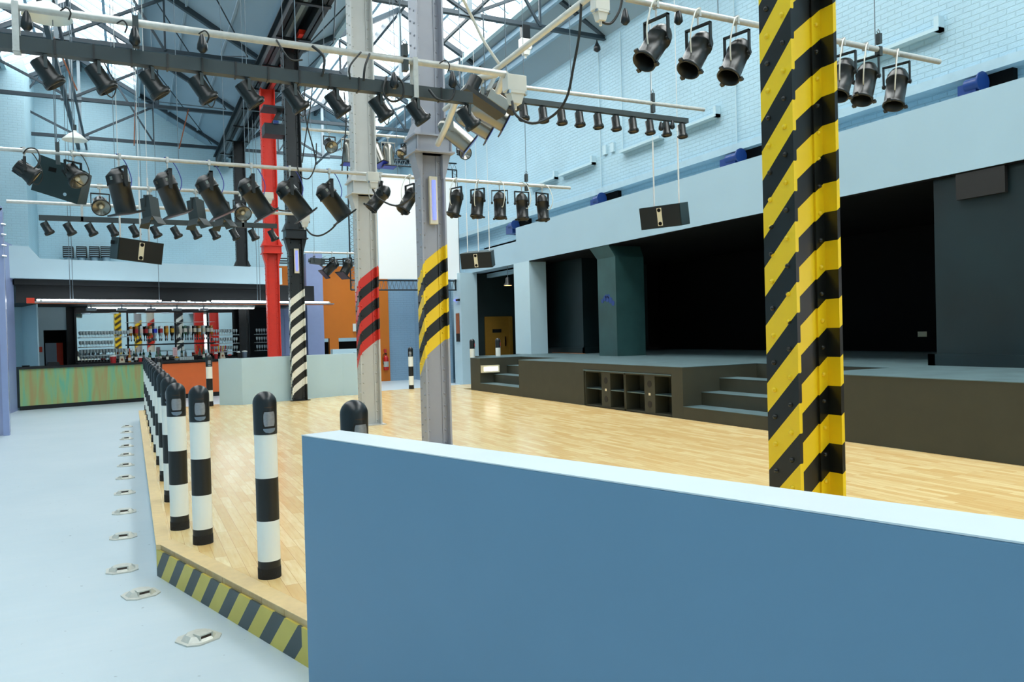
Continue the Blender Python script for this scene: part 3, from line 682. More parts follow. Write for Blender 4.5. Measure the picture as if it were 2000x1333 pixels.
# stem glass prototype
def mkglass(loc, lab, grp, inv=False):
    t = thing('stem_glass', lab, 'glass', loc, 0, grp)
    pr = [(.028, 0), (.004, .006), (.004, .06), (.026, .085), (.032, .13), (.028, .17)]
    if inv: pr = [(r, .17-z) for r, z in pr][::-1]
    MB().lathe(pr, 8, cap=False).build('glass_body', 'clear_glass', t); return t
g0 = None
rows = [(1.84, 3.05, 1.73, 17, 'stemmed glass on the upper shelf of the left mirror bay', 'glasses, upper shelf of the left mirror'),
        (1.84, 2.62, 1.46, 11, 'stemmed glass on the middle shelf of the left mirror bay', 'glasses, middle shelf of the left mirror'),
        (1.84, 3.05, 1.22, 16, 'stemmed glass on the lowest shelf of the left mirror bay', 'glasses, lowest shelf of the left mirror'),
        (1.84, 2.95, 1.055, 15, 'glass standing on the back counter under the left mirror', 'glasses on the back counter'),
        (5.5, 6.2, 1.72, 10, 'glass on the upper shelf at the right end of the bar', 'glasses, upper shelf at the right end'),
        (5.5, 6.2, 1.46, 10, 'glass on the middle shelf at the right end of the bar', 'glasses, middle shelf at the right end'),
        (5.5, 6.2, 1.2, 10, 'glass on the lowest shelf at the right end of the bar', 'glasses, lowest shelf at the right end'),
        (6.86, 7.36, 1.72, 7, 'glass on the upper shelf between the far black and red columns', 'glasses, upper shelf beside the red column'),
        (6.86, 7.36, 1.46, 7, 'glass on the middle shelf between the far black and red columns', 'glasses, middle shelf beside the red column'),
        (6.86, 7.36, 1.2, 7, 'glass on the lowest shelf between the far black and red columns', 'glasses, lowest shelf beside the red column')]
for u0, u1, z, n, lab, grp in rows:
    if z > 1.1: shelf(u0-.05, u1+.05, z, lab.split(' on the ')[1].replace('shelf', 'glass shelf')+' with a row of glasses')
    for i in range(n):
        p = bloc(u0+(u1-u0)*i/(n-1), 2.12, z+.001)
        if g0 is None: g0 = mkglass(p, lab, grp)
        else: dup(g0, p, 0, lab, grp)
# spirit bottles upside down in optics
shelf(3.0, 5.5, 1.50, 'long dark drip shelf below the spirit optics', dz=.04)
shelf(3.0, 5.5, 2.13, 'thin rail holding the upside-down spirit bottles', dz=.01)
liq = ['amber', 'amber', 'clear_glass', 'dark_glass', 'amber', 'clear_glass', 'clear_glass', 'amber', 'dark_glass', 'label_white', 'green_bottle', 'clear_glass', 'dark_glass', 'amber', 'clear_glass', 'dark_glass', 'amber']
lbm = ['label_white', 'red_pl', 'label_white', 'red_pl', 'label_white', 'gel_blue', 'red_pl', 'yellow_pl', 'yellow_pl', 'label_white', 'label_white', 'label_white', 'cream', 'label_white', 'cream', 'label_white', 'label_white']
us = [3.12, 3.27, 3.40, 3.54, 3.65, 3.79, 3.95, 4.11, 4.27, 4.50, 4.64, 4.79, 4.92, 5.06, 5.19, 5.31, 5.42]
cn = {'amber': 'amber', 'clear_glass': 'clear', 'dark_glass': 'dark', 'green_bottle': 'green', 'label_white': 'white'}
ln = {'label_white': 'white', 'red_pl': 'red', 'gel_blue': 'blue', 'yellow_pl': 'yellow', 'cream': 'cream'}
for i, u in enumerate(us):
    nm = ORD[i] if i < 15 else 'last but one' if i == 15 else 'last'
    t = bthing('spirit_bottle', 'upside-down %s spirit bottle, %s label, %s from left in the row' % (cn[liq[i]], ln[lbm[i]], nm), 'bottle', u, 2.1, 1.72, 'spirit bottles in the optics')
    MB().lathe([(.012, -.06), (.014, .0), (.04, .07), (.042, .28), (.03, .3)], 10).build('bottle_body', liq[i], t)
    MB().lathe([(.044, .1), (.044, .22)], 10, cap=False).build('bottle_label', lbm[i], t)
    MB().lathe([(.006, -.14), (.02, -.12), (.02, -.06)], 8).build('optic_measure', 'chrome', t)
# things on the counter
def ctr(px, w, kind, lab, mat='amber', h=.2, group=None):
    p = at(px, 700, Y=22.6); u = (p-BO).dot(U)
    # place at the centre of the worktop depth
    for _ in range(4):
        q = bloc(u, .4, 1.03); d = Vector((q.x, q.y)); ang = atan2(d.x, d.y)
        pp = at(px, 700, Y=q.y); u = (Vector((pp.x, q.y, 0))-BO).dot(U)
    t = bthing(kind, lab, kind.replace('_', ' '), u, .4, 1.031, group)
    return t
def bottle(px, lab, mat, h=.28, r=.036, lb='label_white'):
    t = ctr(px, 0, 'bottle', lab); t['category'] = 'bottle'
    MB().lathe([(r, 0), (r, h*.55), (r*.35, h*.72), (r*.35, h)], 10).build('bottle_body', mat, t)
    MB().lathe([(r*1.04, h*.15), (r*1.04, h*.42)], 10, cap=False).build('bottle_label', lb, t)
bottle(253, 'brown bottle on the bar top beside the cream fan-shaped sign', 'amber', .3)
bottle(266, 'dark bottle on the green bar top, left of the bollards', 'dark_glass', .34)
bottle(292, 'dark green bottle on the bar top just above the bollards', 'green_bottle', .26)
bottle(306, 'short green bottle on the orange bar top, furthest left', 'green_bottle', .27)
bottle(313, 'slim green bottle standing beside the short green one', 'green_bottle', .3)
bottle(398, 'green wine bottle on the orange bar top left of the red bucket sign', 'green_bottle', .34)
bottle(406, 'white-labelled bottle next to the green wine bottle', 'clear_glass', .27)
bottle(327, 'dark bottle with a white label by the yellow fruit bowl', 'dark_glass', .27)
def bucket(px, lab, mat, r=.075, h=.16, top='white_paint'):
    t = ctr(px, 0, 'ice_bucket', lab); t['category'] = 'bucket'
    MB().lathe([(r*.82, 0), (r, h)], 16).build('bucket_body', mat, t)
    MB().lathe([(r*1.05, h), (r*1.05, h+.02), (.02, h+.035), (.0, h+.035)], 16).build('lid', top, t)
bucket(221, 'dark red tub with a white lid on the green bar top', 'red_pl', .08, .17)
bucket(274, 'small red and white tub on the bar top beside the bollards', 'red_pl', .045, .11)
bucket(382, 'dark tub with a brown lid on the orange bar top', 'dark_glass', .07, .13, 'brown_board')
bucket(422, 'dark red tub at the right end of the orange bar top', 'red_pl', .05, .14)
bucket(466, 'dark tub with red label near the far black column', 'dark_glass', .05, .15)
bucket(478, 'grey lidded ice bucket at the right end of the bar', 'shutter', .075, .17)
bucket(449, 'small red topped pot beside the white till roll', 'dark_glass', .05, .08, 'red_pl')
for px, lab in ((237, 'cream fan-shaped drinks sign on the green bar top'), (434, 'cream fan-shaped drinks sign at the right end of the orange bar')):
    t = ctr(px, 0, 'bar_sign', lab); t['category'] = 'sign'
    MB().add([(-.05, 0, 0), (.09, 0, 0), (.06, 0, .17), (-.03, 0, .17), (-.05, .05, 0), (.09, .05, 0), (.06, .05, .17), (-.03, .05, .17)], [(0,3,2,1),(4,5,6,7),(0,1,5,4),(1,2,6,5),(2,3,7,6),(3,0,4,7)]).build('sign_body', 'cream', t)
    MB().lathe([(0, .001), (.03, 0)], 12, Matrix.Translation((.015, -.004, .08)) @ Matrix.Rotation(pi/2, 4, 'X'), False).build('roundel', 'brown_board', t)
t = ctr(345, 0, 'fruit_bowl', 'bowl of yellow lemons on the orange bar top'); t['category'] = 'bowl'
MB().lathe([(.03, 0), (.08, .05), (.085, .06)], 14, cap=True).build('bowl', 'clear_glass', t)
fm = MB()
for i in range(9): fm.sph((.05*cos(i*.9)*(i % 3)/2, .05*sin(i*.9)*(i % 3)/2, .06+.02*(i % 2)), .03, 8)
fm.build('lemons', 'yellow_pl', t)
t = ctr(345, 0, 'drinks_board', 'pink upright price board standing at the middle of the bar'); t['category'] = 'board'
MB().box((-.06, .1, .12), (.06, .12, .36)).box((-.01, .1, 0), (.01, .12, .13)).build('board_face', 'pink_board', t)
for k_ in range(5): MB().box((-.04, .095, .16+.04*k_), (.04, .099, .168+.04*k_)).build('text_line', 'red_pl', t)
for i in range(9):
    px = 352+i*3.2
    t = ctr(px, 0, 'tumbler', 'small clear tumbler in the row on the orange bar top', group='tumblers on the orange bar'); t['category'] = 'glass'
    MB().lathe([(.022, 0), (.028, .09)], 8, cap=False).build('glass_body', 'clear_glass', t)
for px, lab, mt, n_ in ((258, 'white handled beer tap cluster on the green bar top', 'white_paint', 3), (436, 'beer taps with yellow and red handles by the right end of the orange bar', 'yellow_pl', 4)):
    t = ctr(px, 0, 'beer_tap', lab); t['category'] = 'beer tap'
    MB().box((-.1, .05, 0), (.1, .15, .04)).cyl((0, .1, 0), (0, .1, .28), .02, n=8).build('tap_body', 'chrome', t)
    for j in range(n_): MB().cyl((-.09+.06*j, .1, .2), (-.1+.07*j, .08, .34), .014, n=8).sph((-.1+.07*j, .08, .35), .02, 8).build('tap_handle', mt if j % 2 == 0 else 'red_pl', t)
t = ctr(105, 0, 'drinks_tray', 'black rounded ice box on the left part of the green bar top'); t['category'] = 'ice box'
MB().add([(-.14, 0, 0), (.14, 0, 0), (.14, .2, 0), (-.14, .2, 0), (-.1, 0, .09), (.1, 0, .09), (.1, .2, .09), (-.1, .2, .09)], [(0,3,2,1),(4,5,6,7),(0,1,5,4),(1,2,6,5),(2,3,7,6),(3,0,4,7)]).build('box_body', 'black_bar', t)
t = ctr(50, 0, 'ashtray', 'flat black ashtray with a red rim at the left end of the bar'); t['category'] = 'ashtray'
MB().lathe([(.07, 0), (.09, .03), (.06, .015)], 14).build('tray_body', 'black_bar', t)

# neon canopy hung over the bar
cn_ = bthing('bar_canopy', 'long flat hanging light canopy with fluorescent tubes over the bar', 'light fitting', 0.05, -.8, 2.56)
MB().box((.1, 0, -.02), (7.95, .5, .015)).build('tray', 'tray', cn_)
MB().box((0, -.02, -.03), (.16, .02, .09)).build('end_box', 'red_sign', cn_)
MB().box((.0, -.012, -.045), (7.9, .0, -.02)).build('edge_strip', 'brown_board', cn_)
for a, b in ((.22, 3.0), (4.3, 7.8)): MB().cyl((a, .06, .045), (b, .06, .045), .022, n=8).build('fluorescent_tube', 'tube_cool', cn_)
for k_ in range(6): MB().cyl((3.02+.21*k_, .03, .0), (3.2+.21*k_, .03, .0), .024, n=8).build('fluorescent_tube', 'tube_cool', cn_)
for u in (.3, 2.9, 3.3, 3.7, 4.2, 7.8): MB().cbox((u, .06, .03), (.06, .06, .06)).build('tube_holder', 'conduit', cn_)
for k_, px in enumerate((110, 273, 489, 599, 606)):
    pass
for u in (1.0, 1.06, 3.05, 5.7, 5.78, 6.95, 7.05):
    b_ = bloc(u, -.6, 2.57); tag(MB().cyl(b_, (b_.x, b_.y, (zl(b_.x) if b_.x < 3.25 else zr(b_.x))+.03), .007, n=5).build('suspension_wire', 'wire', None, b_), 'thin wire from the roof holding the bar canopy', 'wire', 'wires of the bar canopy')
# strip lights and little floodlights under the black bulkhead
sl = bthing('strip_light', 'long fluorescent strip light under the bulkhead in front of the mirror', 'light fitting', 1.8, 1.2, 2.5)
MB().box((0, -.03, .02), (4.6, .03, .07)).build('fitting_body', 'white_paint', sl); MB().cyl((.02, 0, 0), (4.58, 0, 0), .016, n=8).build('fluorescent_tube', 'tube_cool', sl)
for i, u in enumerate((1.85, 2.6, 3.35, 4.05, 4.8)):
    t = bthing('floodlight', 'small grey rectangular floodlight over the mirror, %s from the left' % ORD[i], 'floodlight', u, 1.05, 2.53, 'floodlights over the mirror')
    MB().box((-.12, -.06, -.10), (.12, .06, -.03)).build('lamp_body', 'tray', t); MB().box((-.02, -.01, -.05), (.02, .01, .06)).build('bracket', 'tray', t); MB().box((-.1, -.05, -.105), (.1, .05, -.1)).build('lens', 'clear_glass', t)
# louvred hoods above the balcony
for i, px in enumerate((134, 160, 185, 207)):
    a = at(px-10, 500, Y=29.8); c = at(px+10, 500, Y=29.8); z0 = at(px, 503, Y=29.6).z; z1 = at(px, 482, Y=29.6).z
    t = thing('duct_hood', 'dark louvred duct hood above the bar balcony, %s from the left' % ORD[i], 'air duct', (a.x, 29.5, z0), 0, 'duct hoods above the balcony'); w = c.x-a.x
    mb = MB().box((0, 0, 0), (w, .4, z1-z0)); mb.build('hood_body', 'louvre', t)
    sl_ = MB()
    for j in range(5): sl_.box((.02, -.02, (z1-z0)*(.12+.18*j)), (w-.02, 0, (z1-z0)*(.15+.18*j)))
    sl_.build('louvre_slats', 'course_blue', t)
    MB().cyl((w/2, .2, -1.1), (w/2, .2, 0), w*.42, n=18).build('duct', 'duct', t)
struct('trim_9', MB().box((-2.6, 25, 3.3), (3.1, 30, 3.4)), 'wall_blue', label='balcony floor slab behind the bar front')

# low pale walls by the bar
def wallseg(p, q, h, t, mb, z0=0.):
    p, q = Vector((*p, 0)), Vector((*q, 0)); d = (q-p).normalized(); n_ = Vector((-d.y, d.x, 0))*t
    mb.prism([(p.x, p.y), (q.x, q.y), ((q+n_).x, (q+n_).y), ((p+n_).x, (p+n_).y)], z0, h); return mb
lw = MB(); pts = [(1.63, 17.02), (1.87, 16.86), (2.05, 16.74), (4.35, 17.62), (4.95, 17.55)]
for i in range(4): wallseg(pts[i], pts[i+1], 1.17, .16, lw)
wallseg((4.95, 17.6), (5.2, 19.2), 1.17, .16, lw)
o = lw.build('low_wall', 'wall_blue', None, (3, 17, 0)); tag(o, 'low pale blue zigzag parapet wall behind the black and white striped column', 'low wall')
tag(wallseg((at(650, 690, Y=22.4).x, 22.4), (6.3, 22.5), 1.2, .2, MB()).build('low_wall', 'wall_blue', None, (5.6, 22.4, 0)), 'short pale blue block wall in front of the orange wall', 'low wall')
# near parapet
pd = Vector((sin(radians(18.4)), -cos(radians(18.4)), 0)); pn = Vector((pd.y, -pd.x, 0))*-1
PA = Vector((.632, 3.29, 0)); PB = PA+pd*5.2; tk = .185
q = [PA, PB, PB+pn*tk, PA+pn*tk]
npw = thing('parapet_wall', 'large smooth blue parapet wall in the foreground with skylight painted pale on its top', 'low wall', PA)
MB().prism([(v.x-PA.x, v.y-PA.y) for v in q], 0, 1.146).build('wall_body', 'parapet_blue', npw, bevel=.004)
MB().prism([(v.x-PA.x, v.y-PA.y) for v in q], 1.146, 1.15).build('wall_top', 'parapet_top_lit', npw)['label'] = 'top face in the same paint, skylight brightness put into its colour'

# left partition and post
tag(MB().prism([(-2.44, 21.75), (-2.66, 21.75), (-2.79, 20.0), (-2.57, 20.0)], 0, 3.95).build('partition', 'lilac', None, (-2.5, 21, 0)), 'tall lilac partition panel at the left end of the bar', 'partition')
x_a, x_b = at(-40, 600, Y=15.9).x, at(11, 600, Y=15.9).x; zt_ = at(6, 402, Y=15.9).z
pp = thing('perspex_post', 'tall lilac translucent post with four bolts at the left edge', 'post', (x_b, 15.9, 0))
MB().box((x_a-x_b, .03, 0), (-.0, .12, zt_-.1)).build('sheet', 'perspex', pp); MB().box((-.09, -.04, 0), (-.0, .03, zt_-.05)).cyl((-.045, -.04, zt_-.05), (-.045, .03, zt_-.05), .045, n=20).build('edge_post', 'lilac', pp)
for py in (438, 458, 479, 500):
    zz = at(8, py, Y=15.85).z; MB().cyl((-.02, -.06, zz), (.05, -.06, zz-.015), .02, n=8).build('bolt', 'chrome', pp)

# ================================================================ COLUMNS
def column(cx, cy, z0, mat, lab, matup=None, collar=True, zt=7.80, lamp=None, w=.31, fw=.21, cm=None, taper=0):
    t = thing('steel_column', lab, 'column', (cx, cy, z0), 0)
    H = (3.68 if collar else zt)-z0
    def hsec(mb, a, b, ww, ff):
        mb.box((-ww/2, -ff/2, a), (-ww/2+.022, ff/2, b)); mb.box((ww/2-.022, -ff/2, a), (ww/2, ff/2, b))
        mb.box((-ww/2+.022, -.012, a), (ww/2-.022, .012, b))
        for s in (-1, 1):
            for sy in (-1, 1):      # angle irons joining web and flange
                mb.box((min(s*(ww/2-.022), s*(ww/2-.085)), min(sy*.012, sy*.024), a), (max(s*(ww/2-.022), s*(ww/2-.085)), max(sy*.012, sy*.024), b))
    rp_ = .145
    def riv(mb, a, b, ww, ff):
        z = a+.06; k = 0
        while z < b-.03:
            for sy in (-1, 1):
                mb.sph((-ww/2, sy*ff*.25, z+(.5*rp_ if sy > 0 else 0)), .0145, 8, True, (-1, 0, 0))
            for sx in (-1, 1): mb.sph((sx*(ww/2-.055), -.024, z), .014, 8, True, (0, -1, 0))
            z += rp_
    lo = MB(); hsec(lo, 0, H, w, fw); riv(lo, 0, H, w, fw); lo.box((-w/2-.05, -fw/2-.05, 0), (w/2+.05, fw/2+.05, .012)) if cy < 18 else None
    lo.build('column_shaft', mat, t)
    cm = cm or mat
    if collar:
        cz = 3.68-z0
        c = MB().box((-w/2-.09, -.21, cz), (w/2+.09, .21, cz+.02)).box((-w/2-.09, -.21, cz+.19), (w/2+.09, .21, cz+.21)).box((-w/2-.0, -.13, cz), (w/2+.0, .13, cz+.2))
        c.box((-w/2-.06, -.19, cz+.02), (-w/2-.045, .19, cz+.2)).box((w/2+.045, -.19, cz+.02), (w/2+.06, .19, cz+.2)).box((-w/2-.06, -.165, cz+.02), (w/2+.06, -.15, cz+.2))
        for s in (-1, 1):
            c.add([(s*w/2, -.1, cz-.28), (s*w/2, .1, cz-.28), (s*(w/2+.07), -.11, cz), (s*(w/2+.07), .11, cz), (s*(w/2-.03), -.1, cz-.28), (s*(w/2-.03), .1, cz-.28), (s*(w/2-.03), -.11, cz), (s*(w/2-.03), .11, cz)],
                  [(0,1,3,2),(4,6,7,5),(0,2,6,4),(1,5,7,3),(2,3,7,6),(0,4,5,1)])
        c.build('collar', cm, t)
        up = MB(); w2 = w+.03; f2 = fw+.05
        hsec(up, cz+.215, zt-z0, w2, f2); riv(up, cz+.3, min(zt-z0, 99), w2, f2)
        for s in (-1, 1):
            up.add([(s*w2/2, -f2/2, cz+.38), (s*w2/2, f2/2, cz+.38), (s*(w2/2+.07), -.14, cz+.215), (s*(w2/2+.07), .14, cz+.215), (s*(w2/2-.02), -f2/2, cz+.38), (s*(w2/2-.02), f2/2, cz+.38), (s*(w2/2-.02), -.14, cz+.215), (s*(w2/2-.02), .14, cz+.215)],
                  [(0,2,3,1),(4,5,7,6),(0,4,6,2),(1,3,7,5),(2,6,7,3),(0,1,5,4)])
        up.build('upper_shaft', matup or cm, t)
    if lamp:
        za, zb_ = lamp
        l = thing('violet_tube_light', 'upright violet tube light in a cream case on the '+lab.split(',')[0], 'wall light', (cx+.01, cy-.03, z0))
        MB().box((-.05, -.055, za-z0), (.05, .0, zb_-z0)).build('light_case', 'cream', l, bevel=.004); MB().cyl((0, -.062, za-z0+.05), (0, -.062, zb_-z0-.05), .022, n=10).build('violet_tube', 'tube_violet', l)
    return t
column(3.25, 3.03, ZD, 'col_yellow', 'near riveted steel column, all yellow and black diagonal stripes', collar=True, w=.33, fw=.22)
column(3.25, 8.66, ZD, 'col_grey_yellow', 'mid grey steel column, with a yellow and black striped band', lamp=(2.86, 3.42), matup='grey_b', cm='grey_b')
column(3.25, 11.5, ZD, 'col_grey_red', 'pale grey steel column, with a red and black striped band', matup='grey_a', cm='grey_a')
column(3.25, 17.0, ZD, 'col_black_white', 'black steel column, with white diagonal stripes on its lower half', lamp=(2.95, 3.48), matup='black_col', cm='black_col')
column(3.25, 20.05, 0, 'red_paint', 'solid red riveted steel column, before the bar')
column(3.25, 25.7, 0, 'black_col', 'plain black steel column, furthest away')

# ================================================================ BOLLARDS
def bollard(p, lab, grp=None, rz=0., h=1.05, short=False, cat='bollard', red=False):
    t = thing('bollard', lab, 'bollard', p, rz, grp)
    zc = h-.24
    if not short:
        MB().lathe([(.062, 0), (.062, zc)], 28).build('post', 'bollard_bands', t)
        MB().lathe([(.064, 0), (.064, .06)], 28).build('mesh_sleeve', 'rubber', t)
    else:
        MB().lathe([(.062, 0), (.062, zc)], 28).build('post', 'white_paint', t)
    dome = [(.064, zc), (.065, h-.065)]+[(.065*cos(a), h-.065+.065*sin(a)) for a in [pi/2*i/8 for i in range(1, 9)]]
    MB().lathe(dome, 32, cap=True).build('cap', 'plastic_cap', t)
    # rounded reflector window curved on the cap
    def patch(w0, z0_, z1_, r, mat, nm, crescent=False):
        mb = MB(); n = 8; rows_ = 6; vs = []
        for j in range(rows_+1):
            fz = j/rows_
            ww = w0*(1-.18*abs(2*fz-1)**4) if not crescent else w0*sqrt(max(0, 1-(1-fz)**2))*1.0
            for i in range(n+1):
                a = -pi/2+ww*(2*i/n-1); vs.append((r*cos(a), r*sin(a), z0_+(z1_-z0_)*fz))
        fs = [(j*(n+1)+i, j*(n+1)+i+1, (j+1)*(n+1)+i+1, (j+1)*(n+1)+i) for j in range(rows_) for i in range(n)]
        mb.add(vs, fs, True); mb.build(nm, mat, t)
    patch(.62, h-.20, h-.105, .0655, 'can_inside', 'window_frame')
    patch(.5, h-.193, h-.112, .0665, 'red_pl' if red else 'reflector', 'reflector')
    patch(.55, h-.232, h-.205, .0662, 'shutter', 'crescent_mark', True)
    patch(.45, h-.092, h-.084, .0662, 'slot_brown', 'raised_lettering', True)
    return t
b0_ = bollard((.672, 4.53, ZD), 'black and white banded bollard standing alone by the kerb, right of the row', 'bollards along the dance floor edge', .22)
bl = [((.40, 5.52), .0, 'black and white banded bollard at the corner, its full height clear of the row'), ((.93, 3.57), .25, 'bollard mostly hidden behind the foreground blue wall')]
for i in range(11):
    y = 6.03+1.09*i
    bl.append(((.285, y), -.02, 'banded bollard in the row by the walkway, %s from the near end' % ORD[i]))
bl += [((.50, 16.86), 0, 'dark-capped bollard at the far dance floor corner, before the orange bar'), ((1.44, 16.95), .1, 'banded bollard beside the end of the low wall, before the orange bar'), ((6.28, 18.45), -.5, 'banded bollard alone between the two grey columns')]
for (x, y), rz, lab in bl: dup(b0_, (x, y, ZD), rz, lab, 'bollards along the dance floor edge')
bs = bollard((7.62, 17.35, .978), 'short bollard with a red reflector on the stage end block, left one', 'short bollards on the stage end', .9, .45, True, red=True)
p = at(923.5, 697, Z=.978); bs.location = (7.66, 17.0, .978)
bs.location = (at(923, 700, X=7.42).x, at(923, 700, X=7.42).y, .978)
_b = at(973, 697, X=8.2); dup(bs, (8.2, _b.y, .978), .9, 'short bollard with a red reflector on the stage end block, nearer the door')

# recessed floor lights on the walkway
fl = None
spots = [(.278, 4.346, .5), (.017, 5.288, .3)]+[(-.09, 5.93+1.0*i, 0) for i in range(11)]
for i, (x, y, rz) in enumerate(spots):
    lab = 'metal floor light set in the blue walkway, %s from the camera' % ORD[i]
    if fl is None:
        fl = thing('floor_light', lab, 'floor light', (x, y, 0), rz, 'floor lights in the walkway')
        MB().prism([(-.1, -.055), (-.055, -.1), (.055, -.1), (.1, -.055), (.1, .055), (.055, .1), (-.055, .1), (-.1, .055)], 0, .007).build('rim', 'cast_metal', fl)
        MB().lathe([(.088, .007), (.062, .03), (.0, .033)], 8, Matrix.Rotation(radians(22.5), 4, 'Z'), smooth=False).build('dome_cover', 'cast_metal', fl)
        MB().box((-.03, -.068, .008), (.03, -.02, .034)).build('light_slot', 'slot_brown', fl)
        MB().box((-.038, -.07, .034), (.038, -.01, .040)).box((-.038, -.07, .008), (-.03, -.02, .036)).box((.03, -.07, .008), (.038, -.02, .036)).build('slot_hood', 'cast_metal', fl)
    else: dup(fl, (x, y, 0), rz, lab)

# ================================================================ LIGHTING BARS
def pipe(p0, p1, r, lab, mat='galv', name='lighting_bar'):
    p0, p1 = Vector(p0), Vector(p1)
    return tag(MB().cyl(p0, p1, r, n=16).build(name, mat, None, p0), lab, 'lighting bar')
pipe((-1.6, 5.5, 3.60), (2.72, 5.5, 3.60), .0245, 'thick pale tube lighting bar nearest the camera, crossing the top left', 'galv')
stb = MB().box((-1.6, 5.465, 3.33), (2.42, 5.535, 3.345)).box((-1.6, 5.465, 3.345), (2.42, 5.475, 3.41)).box((-1.6, 5.525, 3.345), (2.42, 5.535, 3.41)).box((-1.6, 5.465, 3.41), (2.42, 5.535, 3.415))
ZB = 3.33
tag(stb.build('channel_bar', 'strut_grey', None, (0, 5.5, 3.33)), 'dark grey channel bar carrying nine small spotlights under the nearest tube', 'lighting bar')
for x in (-.56, 1.96): tag(MB().box((x-.02, 5.46, 3.32), (x+.02, 5.54, 3.33)).box((x-.018, 5.455, 3.32), (x+.018, 5.465, 3.62)).box((x-.018, 5.535, 3.32), (x+.018, 5.545, 3.62)).build('hanger_bracket', 'galv', None, (x, 5.5, 3.6)), 'galvanised bracket hanging the grey channel bar, %s one' % ('left' if x < 0 else 'right'), 'bracket', 'brackets of the grey channel bar')
pipe((-2.2, 10, 3.70), (5.98, 10, 3.70), .024, 'long pale tube lighting bar with the large black lanterns, mid distance')
pipe((3.32, 4.7, 3.98), (6.85, 4.7, 3.98), .024, 'pale tube lighting bar with six big spotlights, upper right')
pipe((4.24, 8.1, 4.44), (6.95, 8.1, 4.46), .024, 'bare thin tube above the row of ten small spotlights, right')
far = MB().box((4.1, 8.07, 4.25), (6.66, 8.13, 4.31)); tag(far.build('channel_bar', 'strut_grey', None, (4.1, 8.1, 4.25)), 'dark bar carrying ten small spotlights in front of the brick wall', 'lighting bar')
pipe((-1.44, 12.4, 3.51), (2.52, 12.4, 3.51), .024, 'thin pale tube above the dark bar with twelve small spotlights')
tb = MB().box((-1.07, 12.37, 3.27), (2.1, 12.43, 3.34)); tag(tb.build('channel_bar', 'strut_grey', None, (0, 12.4, 3.3)), 'dark bar carrying twelve small spotlights above the bar', 'lighting bar')
for x in (-.55, 1.6): tag(MB().box((x-.015, 12.37, 3.27), (x+.015, 12.38, 3.53)).box((x-.015, 12.42, 3.27), (x+.015, 12.43, 3.53)).build('hanger_bracket', 'galv', None, (x, 12.4, 3.5)), 'pale bracket hanging the far dark spotlight bar, %s one' % ('left' if x < 0 else 'right'), 'bracket', 'brackets of the far dark bar')
pipe((-.9, 11.2, 3.56), (at(522, 380, Y=11.2).x, 11.2, 3.58), .022, 'pale tube bar with barn-door lanterns behind the large lanterns')
pipe((2.75, 13.5, 5.15), (4.9, 13.5, 5.17), .026, 'high tube bar with silver lanterns between the columns')
pipe((4.05, 20, 3.74), (5.5, 20, 3.74), .024, 'short pale tube with black lanterns in front of the orange wall')
# linking pipes along the rig
lk = at(1165, 8, Y=4.75)
RP0 = Vector((3.05, 4.75, 3.97)); RP1 = at(868, 214, Y=8.2)
pipe(RP0, RP1, .026, 'thick pale pipe linking the upper right bar to the junction box', 'conduit', 'rig_pipe')
pipe((2.72, 5.5, 3.6), (2.85, 5.9, 3.6), .03, 'short pale pipe stub beside the big junction box', 'conduit', 'rig_pipe')
cb_ = [Vector((2.95, 7.6, 3.55)), Vector((2.85, 7.1, 3.6)), Vector((2.8, 6.7, 3.75)), Vector((2.85, 6.4, 3.85)), Vector((2.98, 6.2, 3.85))]
tag(MB().tube(cb_, .03, 10).build('rig_pipe', 'conduit', None, (2.9, 6.9, 3.7)), 'curved pale conduit bend behind the big junction box', 'pipe')

def jbox(p, s, lab, face=0):
    t = thing('junction_box', lab, 'junction box', p, 0, 'white junction boxes on the lighting bars')
    MB().cbox((0, 0, 0), (.20*s, .12*s, .15*s)).build('box_body', 'conduit', t, bevel=.006)
    MB().box((-.08*s, -.07*s, -.10*s), (.08*s, .05*s, -.075*s)).add([(-.07*s, -.06*s, -.1*s), (.07*s, -.06*s, -.1*s), (.07*s, .05*s, -.1*s), (-.07*s, .05*s, -.1*s), (-.045*s, -.05*s, -.19*s), (.045*s, -.05*s, -.19*s), (.045*s, .04*s, -.19*s), (-.045*s, .04*s, -.19*s)], [(0,3,2,1),(4,5,6,7),(0,1,5,4),(1,2,6,5),(2,3,7,6),(3,0,4,7)]).build('plug', 'conduit', t)
    MB().cyl((0, 0, -.19*s), (0, 0, -.24*s), .018*s, n=10).build('cable_gland', 'conduit', t)
    MB().box((-.095*s, -.075*s, -.11*s), (-.075*s, -.03*s, -.08*s)).box((.075*s, -.075*s, -.11*s), (.095*s, -.03*s, -.08*s)).build('clip', 'chrome', t)
p1 = Vector((2.80, 5.5, 3.53)); jbox(p1, .85, 'big white junction box with plug at the end of the nearest tube')
p2 = Vector((3.0, 4.72, 3.93)); p2 = at(1172, 10, Y=4.72); jbox(p2, .62, 'white junction box high up by the upper right bar')
p3 = at(728, 346, Y=9.9); jbox(p3, .78, 'white junction box on the mid bar in front of the pale grey column')
p4 = at(595, 426, Y=12.3); jbox(p4, .75, 'white junction box at the end of the far bar by the black and white column')
p5 = at(1026, 86, Y=15.0); tag(MB().box((p5.x-.09, 14.93, p5.z+.08), (p5.x+.09, 15.07, 8.25)).build('truss_clamp', 'black_col', None, (p5.x, 15, 8.2)), 'black clamp gripping the truss above the small white connector box', 'clamp'); jbox(p5, 1.3, 'small white connector box hanging under the roof truss')
p6 = Vector((at(525, 380, Y=11.2).x, 11.2, 3.56)); jbox(p6, .6, 'small white junction box in front of the red column')

